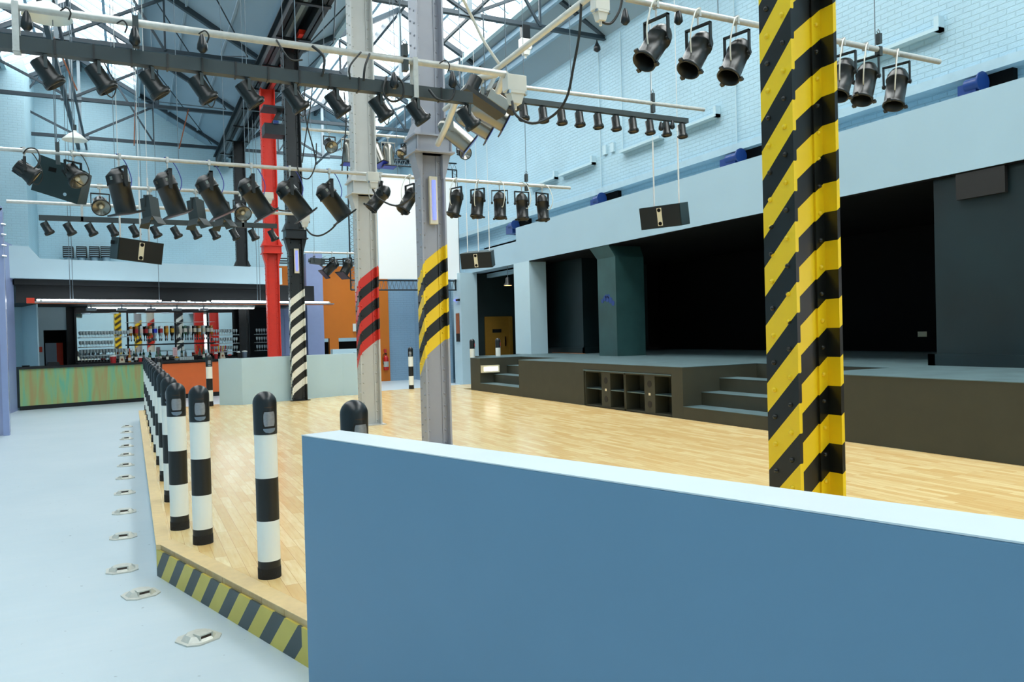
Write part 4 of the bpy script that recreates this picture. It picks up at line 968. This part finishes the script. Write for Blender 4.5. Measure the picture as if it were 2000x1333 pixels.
def cable(pts, r, lab, mat='cable_black', grp=None):
    P = [Vector(p) for p in pts]; out = []
    n = len(P)
    for i in range(n-1):
        a, b, c, d = P[max(i-1, 0)], P[i], P[i+1], P[min(i+2, n-1)]
        for k_ in range(6):
            t = k_/6; out.append(.5*((2*b)+(-a+c)*t+(2*a-5*b+4*c-d)*t*t+(-a+3*b-3*c+d)*t**3))
    out.append(P[-1])
    return tag(MB().tube(out, r, 6).build('cable', mat, None, P[0]), lab, 'cable', grp)
# the big loop
A = lambda x, y, Y: at(x, y, Y=Y)
cable([A(1000, 198, 5.45), A(1008, 225, 5.4), A(1040, 241, 5.3), A(1080, 226, 5.2), A(1107, 190, 5.1), A(1120, 130, 5.0), A(1132, 60, 4.9), A(1136, -30, 4.85)], .011, 'thick grey cable looping down from the upper right to the big junction box')
cable([A(1172, 32, 4.72), A(1178, 44, 4.72), A(1195, 44, 4.72), A(1210, 20, 4.72), A(1216, -10, 4.72)], .010, 'short dark cable under the high junction box')
cable([A(728, 370, 9.9), A(740, 388, 9.8), A(772, 402, 9.6), A(800, 390, 9.4), A(812, 372, 9.0)], .012, 'black cable sagging from the mid junction box to the striped grey column')
cable([A(597, 446, 12.3), A(610, 459, 12.2), A(630, 459, 12), A(655, 440, 11.8), A(678, 400, 11.7)], .014, 'black cable sagging from the far junction box to the pale grey column')
cable([p6+Vector((0, 0, -.1)), p6+Vector((.05, 0, -.17)), p6+Vector((.2, .02, -.2)), p6+Vector((.3, .1, -.17))], .01, 'thin dark cable under the small box before the red column')
cable([A(900, -10, 5.4), A(925, 40, 5.5), A(945, 80, 5.5), A(975, 125, 5.5)], .013, 'thick pale cable coming down to the big junction box from the roof', 'conduit')
cable([A(540, 78, 5.47), A(565, 115, 5.4), A(590, 117, 5.45)], .007, 'black cable looping off the nearest tube over the valley')
cable([A(610, 90, 5.46), A(632, 110, 5.42), A(632, 135, 5.42), A(628, 150, 5.44)], .010, 'thick black cable from the nearest tube to the channel bar left of the pale column')
cable([A(705, 102, 5.46), A(683, 130, 5.42), A(684, 155, 5.44)], .007, 'black cable loop in front of the pale grey column, left')
cable([A(722, 105, 5.46), A(713, 130, 5.42), A(710, 158, 5.44)], .009, 'black cable loop in front of the pale grey column, right')
cable([A(755, 150, 5.46), A(749, 180, 5.42), A(765, 198, 5.42), A(786, 190, 5.42), A(787, 165, 5.42), A(775, 150, 5.44)], .008, 'black cable ring hanging between the two grey columns')
cable([A(838, 175, 5.44), A(855, 194, 5.4), A(880, 195, 5.4), A(888, 172, 5.4), A(882, 160, 5.4)], .009, 'black cable loop beside the mid grey column')
for i, (x, y) in enumerate(((240, 50), (400, 70), (130, 25), (870, 128))):
    cable([A(x-12, y-4, 5.46), A(x, y-10, 5.44), A(x+8, y, 5.44), A(x+4, y+14, 5.45)], .005, 'short black cable tie on the nearest tube, %s' % ['above the fourth spotlight', 'left of the valley girder', 'at the top left corner', 'near the big junction box'][i])
def roofz(x): return (zl(x) if x < 3.25 else zr(x))+.03
def wire(px, z, Y, lab='thin suspension wire from the roof to a lighting bar', mat='wire', r=.0045, grp='suspension wires'):
    x = at(px, 350, Y=Y).x if px > 20 else px
    return tag(MB().cyl((x, Y, z), (x, Y, roofz(x)), r, n=5).build('suspension_wire', mat, None, (x, Y, z)), lab, 'wire', grp)
for px, z, Y in ((113, 3.7, 10), (268, 3.7, 10), (350, 3.7, 10), (440, 3.7, 10), (488, 3.7, 10), (777, 3.7, 10), (1028, 3.7, 10), (1275, 4.45, 8.1), (1120, 4.44, 8.1), (790, 3.6, 5.5), (585, 3.6, 5.5), (225, 3.565, 11.2), (480, 3.57, 11.2), (275, 3.51, 12.4), (560, 3.51, 12.4), (1715, 3.98, 4.7), (1410, 3.98, 4.7), (640, 5.155, 13.5), (770, 5.165, 13.5), (610, 3.74, 20), (690, 3.74, 20)):
    wire(px, z-.015, Y)
for X_, Y_, z_, nm in ((1.6, 5.5, 3.6, 0),): pass
for i, (px, py, Y) in enumerate(((113, 304, 10), (1275, 205, 8.1), (791, 118, 5.5), (1028, 360, 10), (265, 68, 5.5), (1716, 92, 4.7))):
    p = at(px, py, Y=Y); h = .16 if Y < 6 else .2
    t = thing('bar_hook', ['grey', 'steel', 'dark', 'thin', 'stout', 'ringed'][i]+' hoist hook gripping the lighting bar '+['above the black speaker at left', 'over the row of ten small spotlights', 'in front of the mid grey column', 'above the hanging white-roped spotlights', 'at the left of the nearest tube', 'right of the near striped column'][i], 'hook', p, 0, 'hoist hooks on the bars')
    MB().cbox((0, 0, h*.45), (.035, .05, h*.55)).cbox((0, 0, -h*.25), (.04, .05, h*.5)).build('hook_body', 'strut_grey', t)
    MB().tube([(0, 0, h*.7), (.02, 0, h*.85), (.0, 0, h), (-.02, 0, h*.85), (0, 0, h*.7)], .004, 5).build('ring', 'wire', t)

# ---------------------------------------------------------------- lantern prototypes (clamp point at the origin, lamp tips about local Y)
def lantern(kind):
    t = thing('spotlight', 'x', 'spotlight')
    if kind == 'par':       # big parcan
        L_, r, drop = .34, .082, .26
        MB().box((-.012, -.025, -.03), (.012, .025, .035)).cyl((0, 0, -.03), (0, 0, -.10), .008, n=8).build('clamp', 'galv', t)
        MB().box((-.014, -.118, -.115), (.014, .118, -.10)).box((-.014, -.118, -.30), (.014, -.108, -.10)).box((-.014, .108, -.30), (.014, .118, -.10)).build('yoke', 'can_black', t)
        h = MB().lathe([(.0, .16), (.03, .158), (.065, .13), (.088, .085), (.092, .05), (.094, .045), (.094, .03), (.086, .028), (.084, -.20), (.092, -.205), (.093, -.225), (.088, -.23), (.080, -.228), (.078, -.10)], 24, cap=False)
        for s in (0, 2.1, 4.2): h.cbox((.1*cos(s), .1*sin(s), -.225), (.03, .03, .02))
        h.cyl((0, -.1, 0), (0, -.125, 0), .016, n=8).cyl((0, .1, 0), (0, .125, 0), .016, n=8)
        hs = h.build('lamp_housing', 'can_black', t); hs.location = (0, 0, -.28)
        MB().lathe([(0, -.04), (.078, -.09)], 24, cap=False).build('reflector_bowl', 'can_inside', hs)
    elif kind == 'pin':     # pinspot
        MB().box((-.01, -.02, -.012), (.01, .02, .0)).box((-.012, -.008, -.09), (.012, -.004, 0)).build('clamp', 'strut_grey', t)
        MB().box((-.01, -.052, -.025), (.01, .052, -.02)).box((-.01, -.055, -.10), (.01, -.05, -.02)).box((-.01, .05, -.10), (.01, .055, -.02)).build('yoke', 'strut_grey', t)
        h = MB().lathe([(.0, .072), (.048, .072), (.051, .066), (.051, -.05), (.056, -.055), (.056, -.062), (.064, -.066), (.066, -.09), (.062, -.102), (.055, -.104), (.053, -.08)], 20, cap=False)
        h.cbox((.0, .062, -.08), (.02, .012, .02)).cbox((.055, -.03, -.08), (.016, .016, .02)).cbox((-.055, -.03, -.08), (.016, .016, .02))
        hs = h.build('lamp_housing', 'can_black', t); hs.location = (0, 0, -.10)
        MB().lathe([(0, -.082), (.05, -.084)], 16, cap=False).build('lens', 'beige_lens', hs)
    elif kind == 'big':     # long beamlight with square gel frame
        MB().box((-.014, -.03, -.03), (.014, .03, .035)).cyl((0, 0, -.03), (0, 0, -.12), .009, n=8).build('clamp', 'galv', t)
        MB().box((-.02, -.155, -.14), (.02, .155, -.12)).box((-.02, -.155, -.36), (.02, -.145, -.12)).box((-.02, .145, -.36), (.02, .155, -.12)).build('yoke', 'can_black', t)
        h = MB().lathe([(.0, .20), (.045, .198), (.10, .15), (.118, .135), (.122, .13), (.122, .045), (.128, .04), (.128, .02), (.115, .018), (.115, -.30)], 24, cap=False)
        h.cyl((0, -.12, 0), (0, -.165, 0), .02, n=8).cyl((0, .12, 0), (0, .165, 0), .02, n=8)
        hs = h.build('lamp_housing', 'can_black', t); hs.location = (0, 0, -.34)
        v = MB()
        for a in range(12):
            if a % 2: v.add([(.1235*cos(a*pi/6+d), .1235*sin(a*pi/6+d), z) for d, z in ((-.12, .075), (.12, .075), (.12, .115), (-.12, .115))], [(0, 1, 2, 3)])
        v.build('vent_slots', 'silver_can', hs)
        MB().box((-.15, -.15, -.318), (.15, .15, -.30)).build('gel_frame', 'can_black', hs)
        MB().box((-.135, -.135, -.322), (.135, .135, -.318)).build('colour_gel', 'gel_rose', hs)
    elif kind == 'silver':
        MB().box((-.014, -.03, -.03), (.014, .03, .035)).cyl((0, 0, -.03), (0, 0, -.10), .009, n=8).build('clamp', 'galv', t)
        MB().box((-.02, -.13, -.12), (.02, .13, -.10)).box((-.02, -.13, -.32), (.02, -.12, -.10)).box((-.02, .12, -.32), (.02, .13, -.10)).build('yoke', 'silver_can', t)
        h = MB().lathe([(.0, .15), (.05, .148), (.09, .10), (.10, .05), (.102, .0), (.102, -.26)], 24, cap=False)
        hs = h.build('lamp_housing', 'silver_can', t); hs.location = (0, 0, -.28)
        MB().box((-.13, -.13, -.275), (.13, .13, -.26)).build('gel_frame', 'can_black', hs)
        MB().box((-.115, -.115, -.279), (.115, .115, -.275)).build('colour_gel', 'gel_blue', hs)
    elif kind == 'fresnel':
        MB().box((-.014, -.03, -.03), (.014, .03, .035)).cyl((0, 0, -.03), (0, 0, -.09), .009, n=8).build('clamp', 'galv', t)
        MB().box((-.014, -.11, -.10), (.014, .11, -.085)).box((-.014, -.11, -.24), (.014, -.10, -.085)).box((-.014, .10, -.24), (.014, .11, -.085)).build('yoke', 'can_black', t)
        h = MB().lathe([(.0, .10), (.06, .10), (.07, .09), (.085, -.03), (.10, -.09), (.112, -.10), (.112, -.13), (.10, -.13)], 24, cap=False)
        for a in range(6): h.cbox((.075*cos(a), .075*sin(a), .04), (.02, .02, .10))
        hs = h.build('lamp_housing', 'can_black', t); hs.location = (0, 0, -.22)
        MB().lathe([(0, -.07), (.05, -.085), (.1, -.125)], 20, cap=False).build('lens', 'silver_can', hs); MB().sph((0, 0, -.09), .03, 10).build('lamp_bulb', 'cream', hs)
    elif kind == 'barn':
        MB().box((-.014, -.03, -.03), (.014, .03, .035)).cyl((0, 0, -.03), (0, 0, -.09), .009, n=8).build('clamp', 'galv', t)
        MB().box((-.01, -.10, -.10), (.01, .10, -.09)).box((-.01, -.10, -.24), (.01, -.09, -.09)).box((-.01, .09, -.24), (.01, .10, -.09)).build('yoke', 'strut_grey', t)
        h = MB().box((-.075, -.08, -.16), (.075, .08, .10)).cyl((0, 0, .1), (0, 0, .14), .05, n=12)
        for s in (-1, 1):
            h.beam((s*.08, 0, -.16), (s*.15, 0, -.27), .15, .008, (1, 0, 0)); h.beam((0, s*.08, -.16), (0, s*.13, -.25), .15, .008, (0, 1, 0))
        hs = h.build('lamp_housing', 'strut_grey', t); hs.location = (0, 0, -.22)
        MB().lathe([(0, -.165), (.07, -.165)], 16, cap=False).build('lens', 'beige_lens', hs)
    return t
def cabl(t, r=.006, mat='cable_black', s=1.):
    """flex from the lantern up to the bar, a part of the lantern"""
    a = [(.02, .0, -.30*s), (.12*s, .03, -.36*s), (.17*s, .06, -.22*s), (.10*s, .05, -.04), (.02, .03, .02), (-.03, .0, .03)]
    P = [Vector(p) for p in a]; out = []; n = len(P)
    for i in range(n-1):
        A_, B_, C_, D_ = P[max(i-1, 0)], P[i], P[i+1], P[min(i+2, n-1)]
        for k_ in range(5):
            q_ = k_/5; out.append(.5*((2*B_)+(-A_+C_)*q_+(2*A_-5*B_+4*C_-D_)*q_*q_+(-A_+3*B_-3*C_+D_)*q_**3))
    out.append(P[-1]); MB().tube(out, r, 5).build('flex', mat, t)
PROTO = {}
for kk in ('par', 'pin', 'big', 'silver', 'fresnel', 'barn'):
    PROTO[kk] = None
_c = None
def hang(kind, loc, aim, lab, grp, cab=None):
    az = atan2(aim[1], aim[0]); tl = -acos(max(-1, min(1, -Vector(aim).normalized().z)))
    key = (kind, cab)
    if PROTO.get(key) is None:
        t = lantern(kind)
        if cab: cabl(t, .006 if kind != 'pin' else .004, cab, .6 if kind == 'pin' else 1.)
        t.location = loc; t.rotation_euler = (0, 0, az); t['label'] = lab; t['group'] = grp
        for c in t.children:
            if c.name.startswith('lamp_housing'): c.rotation_euler = (0, tl, 0)
        PROTO[key] = t; return t
    return dup(PROTO[key], loc, az, lab, grp, tl)
# front channel bar, nine pinspots
for i, px in enumerate((88, 192, 296, 391, 483, 573, 655, 740, 812)):
    p = at(px, 105+.117*px, Y=5.5)
    hang('pin', (p.x, 5.5, ZB+.004), (.50+.015*i, .05, -.78), 'small black spotlight on the nearest grey channel bar, %s from the left' % ORD[i], 'small spotlights on the nearest channel bar', 'cable_black' if i % 2 else None)
hang('pin', (2.38, 5.5, ZB+.004), (.60, .05, -.75), 'small black spotlight at the right end of the nearest channel bar', 'small spotlights on the nearest channel bar')
# far bar, twelve pinspots
for i, px in enumerate((90, 134, 176, 219, 261, 302, 342, 380, 417, 456, 493, 531)):
    p = at(px, 430, Y=12.4)
    hang('pin', (p.x, 12.4, 3.274), (.42, -.0, -.82), 'small black spotlight on the far dark bar over the bar counter, %s from the left' % ORD[i], 'small spotlights on the far dark bar')
# right far row, ten
for i, px in enumerate((1022, 1060, 1096, 1131, 1167, 1202, 1235, 1268, 1300, 1331)):
    p = at(px, 205, Y=8.1)
    hang('pin', (p.x, 8.1, 4.254), (.05, -.12, -1), 'small black spotlight before the brick wall, %s from the left in the row of ten' % ORD[i], 'row of ten small spotlights')
# upper right parcans
for i, px in enumerate((1281, 1363, 1438, 1525, 1645, 1690, 1750)):
    if i == 3: continue
    k_ = [0, 1, 2, 0, 3, 4, 5][i]
    p = at(px, 20+(px-1281)*.17, Y=4.7)
    aim = (-.60+.03*i, -.12, -.75-.06*i)
    where = ['leftmost of the six', 'second of the six', 'third of the six', '', 'fourth, just right of the near striped column', 'fifth of the six', 'last at the right end'][i]
    hang('par', (p.x, 4.7, 3.98), aim, 'big black spotlight on the upper right bar, '+where, 'big spotlights on the upper right bar', 'cable_white')
# white rope parcans on the mid bar, right part
for i, px in enumerate((743, 800, 890, 932, 975, 1018, 1058)):
    p = at(px, 350, Y=10)
    aim = [(-.6, .1, -.75), (-.5, -.1, -.8), (-.3, -.1, -1), (-.16, -.1, -1), (-.04, -.1, -1), (.0, -.1, -1), (.02, -.1, -1)][i]
    where = ['partly behind the pale grey column', 'before the white screen', 'right of the mid grey column', 'fourth', 'fifth', 'sixth', 'rightmost'][i]
    hang('par', (p.x, 10, 3.70), aim, 'black spotlight on the right part of the mid bar, '+where, 'spotlights on the right part of the mid bar', 'cable_white')
# large lanterns
for i, px in enumerate((232, 326, 408, 490, 565, 642)):
    p = at(px, 310, Y=10)
    aim = [(.20, .10, -1), (.36, .06, -1), (.52, .02, -1), (.62, .0, -1), (.74, -.02, -1), (.76, -.02, -1)][i]
    hang('big', (p.x, 10, 3.70), aim, 'large black lantern with square gel frame on the mid bar, %s from the left' % ORD[i], 'large lanterns on the mid bar', 'cable_blue')
hang('fresnel', (at(47, 300, Y=10).x, 10, 3.7), (.75, .1, -.55), 'small black lantern at the far left of the mid bar', 'small lanterns on the mid bar', 'cable_black')
fq = hang('fresnel', (at(142, 305, Y=10).x, 10, 3.70), (.45, -.45, -.7), 'black lantern with a lit cream lens in front of the tilted speaker', 'small lanterns on the mid bar', 'cable_black')
for i, px in enumerate((195, 292, 382, 432, 470)):
    k2 = 'fresnel' if i in (0, 4) else 'barn'
    p = at(px, 370, Y=11.2)
    hang(k2, (p.x, 11.2, 3.56), ((.1, -.8, -.5) if k2 == 'fresnel' else (.1, -.1, -1)), ['round-faced lantern showing its bright lens on the bar behind the large lanterns', 'grey barn-door lantern behind the second large lantern', 'grey barn-door lantern behind the third large lantern', 'grey barn-door lantern between the third and fourth large lanterns', 'round lantern by the far black column'][i], 'lanterns on the bar behind', None)
# silver lanterns on the high bar
for i, (px, kk, aim) in enumerate(((643, 'fresnel', (.1, -.8, -.6)), (680, 'silver', (0, -.05, -1)), (757, 'silver', (0, -.05, -1)), (733, 'silver', (.3, -.3, -1)), (790, 'fresnel', (-.6, -.2, -.7)))):
    p = at(px, 262, Y=13.5)
    hang(kk, (p.x, 13.5, 5.15), aim, ['round-faced lantern on the high bar right of the black column', 'silver lantern on the high bar beside the pale grey column', 'upright silver lantern on the high bar between the grey columns', 'silver lantern half hidden by the pale grey column', 'dark lantern on the high bar left of the mid column'][i], 'lanterns on the high bar')
# cluster beside the mid grey column
for i, (px, py, Y, aim) in enumerate(((905, 165, 7.0, (.83, -.26, -.48)), (885, 195, 7.3, (.83, -.26, -.52)), (868, 215, 7.9, (.70, -.2, -.6)))):
    Y = (7.0, 7.4, 8.0)[i]; q_ = (Y-4.75)/(RP1.y-4.75); w_ = RP0.lerp(RP1, q_)
    hang('silver', w_, aim, ['topmost', 'middle', 'lowest'][i]+' of three silver lanterns with blue gels beside the mid grey column', 'three silver lanterns by the mid grey column')
hang('fresnel', at(903, 272, Y=12), (.0, -.9, -.3), 'small round lamp facing forward right of the mid grey column', 'lamps on the high bar')
sc_ = thing('scanner_light', 'flat grey and black effect light projector hanging by the big junction box', 'effect light', at(948, 195, Y=6.3), radians(0))
sc_.rotation_euler = (0, radians(28), 0)
MB().box((-.22, -.09, -.06), (.2, .09, -.02)).build('base_tray', 'can_black', sc_); MB().box((-.02, -.085, -.02), (.2, .085, .09)).build('lamp_case', 'silver_can', sc_, bevel=.01)
MB().cyl((-.16, 0, -.02), (-.16, 0, .12), .06, n=14).build('head', 'can_black', sc_); MB().box((-.03, -.015, .08), (.0, .015, .26)).build('bracket', 'galv', sc_)
t = thing('effect_light', 'black motorised effect light box right behind the junction box', 'effect light', at(990, 190, Y=6.6)); t.rotation_euler = (0, .6, 0)
MB().box((-.16, -.07, -.04), (.16, .07, .05)).build('lamp_case', 'can_black', t); MB().cyl((.1, 0, -.04), (.1, 0, -.1), .05, n=12).build('lens_tube', 'can_black', t)
# lanterns before the orange wall
for i, px in enumerate((613, 648, 678)):
    p = at(px, 493, Y=20)
    hang('big' if i else 'barn', (p.x, 20, 3.74), [(1, 0, -.1), (-.7, -.1, -.7), (-.5, -.3, -.8)][i], ['boxy dark lantern lying level by the lilac pillar', 'long black lantern pointing down left before the orange wall', 'black lantern next to the pale grey column before the orange wall'][i], 'lanterns before the orange wall')
# plugs hanging on cables
for i, (px, py, Y) in enumerate(((52, 44, 5.48), (263, 73, 5.4), (395, 88, 5.4), (1221, 35, 4.7), (1325, 35, 4.7), (770, 160, 5.4), (884, 158, 5.4), (1166, 92, 15.0), (1313, 245, 8.05), (1291, 248, 8.05))):
    p = at(px, py, Y=Y); s = 1 if Y < 14 else 2.4
    mb = MB().lathe([(.008, .07*s), (.018, .05*s), (.032*s, .0), (.034*s, -.03*s), (.015, -.05*s)], 10)
    tag(mb.build('cable_plug', 'plastic_cap', None).copy() if False else mb.build('cable_plug', 'plastic_cap'), ['dark round plug hanging at the upper left corner', 'dark plug under the nearest tube left of the skylight edge', 'dark plug under the nearest tube near the valley', 'grey plug left of the upper right spotlights', 'black plug between the first two upper right spotlights', 'dark plug clipped on the channel bar between the columns', 'grey plug on the cable loop by the mid grey column', 'dark lamp fitting under the end of the roof truss by the wall', 'pear-shaped plug near the end of the row of ten', 'pear-shaped plug second from the end of the row of ten'][i], 'plug').location = p
# white lampshade pendants in the left bay
for i, (px, py, Y) in enumerate(((146, 268, 19.0), (92, 22, 9.8))):
    p = at(px, py, Y=Y)
    t = thing('enamel_shade', ['white enamel lampshade hanging under the left roof truss', 'big white enamel lampshade at the top left behind the tube'][i], 'lamp', p)
    MB().lathe([(.03, .16), (.05, .1), (.12, .06), (.24, -.05), (.245, -.07)], 24, cap=False).build('lamp_shade', 'white_paint', t)
    MB().cyl((0, 0, .14), (0, 0, .26), .04, n=10).build('lamp_cap', 'strut_grey', t); MB().cyl((0, 0, .26), (0, 0, roofz(p.x)-p.z), .008, n=6).build('rod', 'wire', t)
# vertical posts of the left bay (stanchion hanging from the ridge)
for px, py, Y, w_ in ((92, 200, 12.0, .1),):
    pass

# ================================================================ SPEAKERS
def speaker(p, rz, tilt, lab, wires, s=1., roll=0.):
    t = thing('loudspeaker', lab, 'loudspeaker', p, 0); t.rotation_euler = (tilt, roll, rz)
    w, d, h = .62*s, .34*s, .30*s
    MB().add([(-w/2, -d/2, -h/2), (w/2, -d/2, -h/2), (w/2-.05, d/2, -h/2), (-w/2+.05, d/2, -h/2), (-w/2, -d/2, h/2), (w/2, -d/2, h/2), (w/2-.05, d/2, h/2), (-w/2+.05, d/2, h/2)], [(0,3,2,1),(4,5,6,7),(0,1,5,4),(1,2,6,5),(2,3,7,6),(3,0,4,7)]).build('cabinet', 'speaker_side', t)
    MB().box((-w/2+.01, -d/2-.012, -h/2+.01), (w/2-.01, -d/2, h/2-.01)).build('grille', 'speaker_black', t)
    MB().box((-.035*s, -d/2-.018, -h/2+.03), (.035*s, -d/2-.011, h/2-.03)).build('name_panel', 'cream', t)
    for z in (-h*.3, h*.3): MB().cyl((0, -d/2-.022, z), (0, -d/2-.017, z), .026*s, n=14).build('tweeter', 'black_wall', t)
    MB().box((-w/2-.004, -.05, h/2-.1), (-w/2, .06, h/2-.05)).build('handle', 'black_wall', t)
    for dx in wires:
        q = Vector(p)+Vector((dx*cos(rz), dx*sin(rz), h/2*.95))
        tag(MB().cyl(q, (q.x, q.y, q.z+.9), .012, n=6).cyl((q.x, q.y, q.z+.9), (q.x, q.y, roofz(q.x)), .005, n=5).build('suspension_rod', 'rope', None, q), 'pale suspension rod holding the '+lab.split(' hanging')[0], 'rod', 'rods holding a loudspeaker')
speaker(at(264, 490, Y=12), radians(25), radians(8), 'black loudspeaker hanging under the far spotlight bar, over the bar', (-.2, .08, .2), 1.0, radians(4))
speaker(at(935, 507, Y=16), radians(-42), radians(12), 'black loudspeaker hanging near the passage at the end of the fascia', (-.26, .0, .26), 1.18, radians(-1))
speaker(at(1301, 422, Y=8.6), radians(-66), radians(10), 'black loudspeaker hanging before the middle of the stage fascia', (-.18, .2), 1.0, radians(0))
bs_ = thing('loudspeaker', 'large tilted black wedge loudspeaker at the left of the mid bar', 'loudspeaker', at(126, 358, Y=10.6)); bs_.rotation_euler = (radians(8), radians(14), radians(-12))
MB().add([(-.26, -.22, -.16), (.24, -.22, -.2), (.2, .26, -.2), (-.22, .26, -.12), (-.24, -.22, .26), (.26, -.22, .2), (.2, .26, .16), (-.2, .26, .2)], [(0,3,2,1),(4,5,6,7),(0,1,5,4),(1,2,6,5),(2,3,7,6),(3,0,4,7)]).build('cabinet', 'speaker_side', bs_)
MB().box((-.12, -.225, .1), (-.04, -.221, .15)).build('handle', 'black_wall', bs_); MB().cyl((.1, -.22, -.12), (.1, -.24, -.12), .02, n=10).build('corner_cap', 'chrome', bs_)
bk = thing('shelf_bracket', 'dark metal bracket shelf with a winch on the black and white column', 'bracket', (2.95, 16.95, 6.1))
MB().box((-.32, -.25, .3), (.12, .25, .34)).build('top_plate', 'steel_dark', bk); MB().box((-.3, -.2, -.25), (.12, .2, -.02)).build('winch_box', 'steel_dark', bk); MB().beam((-.1, 0, 0), (.05, 0, .3), .08, .08).build('strut', 'black_col', bk)
MB().cyl((-.12, -.21, .0), (-.02, -.21, .0), .04, n=8).build('drum', 'fan_blue', bk)

# roof bracing rods, timber hangers, valance
for i, (y0, y1) in enumerate(((10.4, 15.0), (15.0, 19.6), (19.6, 24.3), (24.3, 28.8))):
    for xa, xb, zf, nm, c in ((2.75, .58, zl, 'left bay', 1), (3.8, 4.85, zr, 'right bay', 1)):
        mb = MB().cyl((xa, y0, zf(xa)-.2), (xb, y1, zf(xb)-.2), .016, n=6).cyl((xa, y1, zf(xa)-.2), (xb, y0, zf(xb)-.2), .016, n=6)
        tag(mb.build('brace_rods', 'truss_paint', None, (xa, y0, zf(xa)-.2)), 'thin crossed bracing rods under the %s roof, %s from the end wall' % (nm, ORD[3-i]), 'bracing', 'crossed roof bracing rods')
for i, (a, b_, Y) in enumerate((((264, 205), (262, 284), 24.3), ((368, 214), (350, 290), 24.3), ((105, 74), (150, 176), 19.6))):
    p, q = at(*a, Y=Y), at(*b_, Y=Y)
    tag(MB().beam(p, q, .10, .03).build('timber_hanger', 'brown_board', None, p), ['upright brown timber hanging between the left trusses', 'slanted brown timber below the left roof slope', 'brown timber strut at the upper left among the steel posts'][i], 'timber')
tag(MB().box((9.41, 5.66, 3.08), (9.47, 6.27, 3.40)).build('hanging_panel', 'can_inside', None, (9.44, 5.95, 3.4)), 'dark panel hanging under the fascia in front of the teal block', 'panel')

for a, lab in (((at(903, 272, Y=12).x, 12, at(903, 272, Y=12).z), 'thin wire holding the small round lamp beside the mid grey column'), ((at(110, 340, Y=10.6).x, 10.6, at(110, 320, Y=10.6).z-.02), 'thin wire holding the large tilted wedge loudspeaker, left'), ((at(145, 340, Y=10.6).x, 10.6, at(145, 325, Y=10.6).z-.04), 'thin wire holding the large tilted wedge loudspeaker, right'), ((at(990, 190, Y=6.6).x, 6.6, at(990, 190, Y=6.6).z), 'thin wire holding the motorised effect light'), ((at(948, 195, Y=6.3).x, 6.3, at(948, 195, Y=6.3).z+.05), 'thin wire holding the flat effect light projector')):
    tag(MB().cyl(a, (a[0], a[1], roofz(a[0])), .006, n=5).build('suspension_wire', 'wire', None, a), lab, 'wire')

# ties binding the flex to the nearest channel bar, and loose cables round the columns
tie = None
for i in range(15):
    x = -.78+.21*i
    lab = 'dark cable tie wrapped round the nearest grey channel bar'
    if tie is None:
        tie = MB().box((-.006, -.04, -.004), (.006, .04, .0)).box((-.006, -.041, -.004), (.006, -.036, .09)).box((-.006, .036, -.004), (.006, .041, .09)).box((-.006, -.04, .086), (.006, .04, .09)).build('cable_tie', 'cable_black')
        tag(tie, lab, 'cable tie', 'ties on the nearest channel bar'); tie.location = (x, 5.5, 3.328)
    else:
        c = tie.copy(); COL.objects.link(c); c.location = (x, 5.5, 3.328)
cable([A(598, 150, 9.9), A(594, 200, 9.9), A(600, 245, 9.9), A(612, 290, 9.9), A(618, 322, 9.95)], .009, 'long black cable hanging right of the black and white column onto the mid bar')
cable([A(612, 150, 9.9), A(606, 210, 9.9), A(598, 260, 9.9), A(590, 318, 9.95)], .008, 'second black cable crossing beside the black and white column')
cable([A(618, 280, 9.9), A(616, 322, 9.9), A(604, 348, 9.9), A(588, 345, 9.95), A(580, 325, 9.98)], .008, 'black cable loop under the mid bar beside the black and white column')
cable([A(672, 180, 9.9), A(676, 240, 9.9), A(670, 300, 9.9), A(668, 334, 9.95)], .008, 'black cable dropping to the mid bar left of the pale grey column')
cable([A(45, 300, 9.97), A(55, 290, 9.95), A(72, 293, 9.95), A(78, 315, 9.9), A(66, 330, 9.9)], .008, 'tangled black cable above the small lantern at the far left')
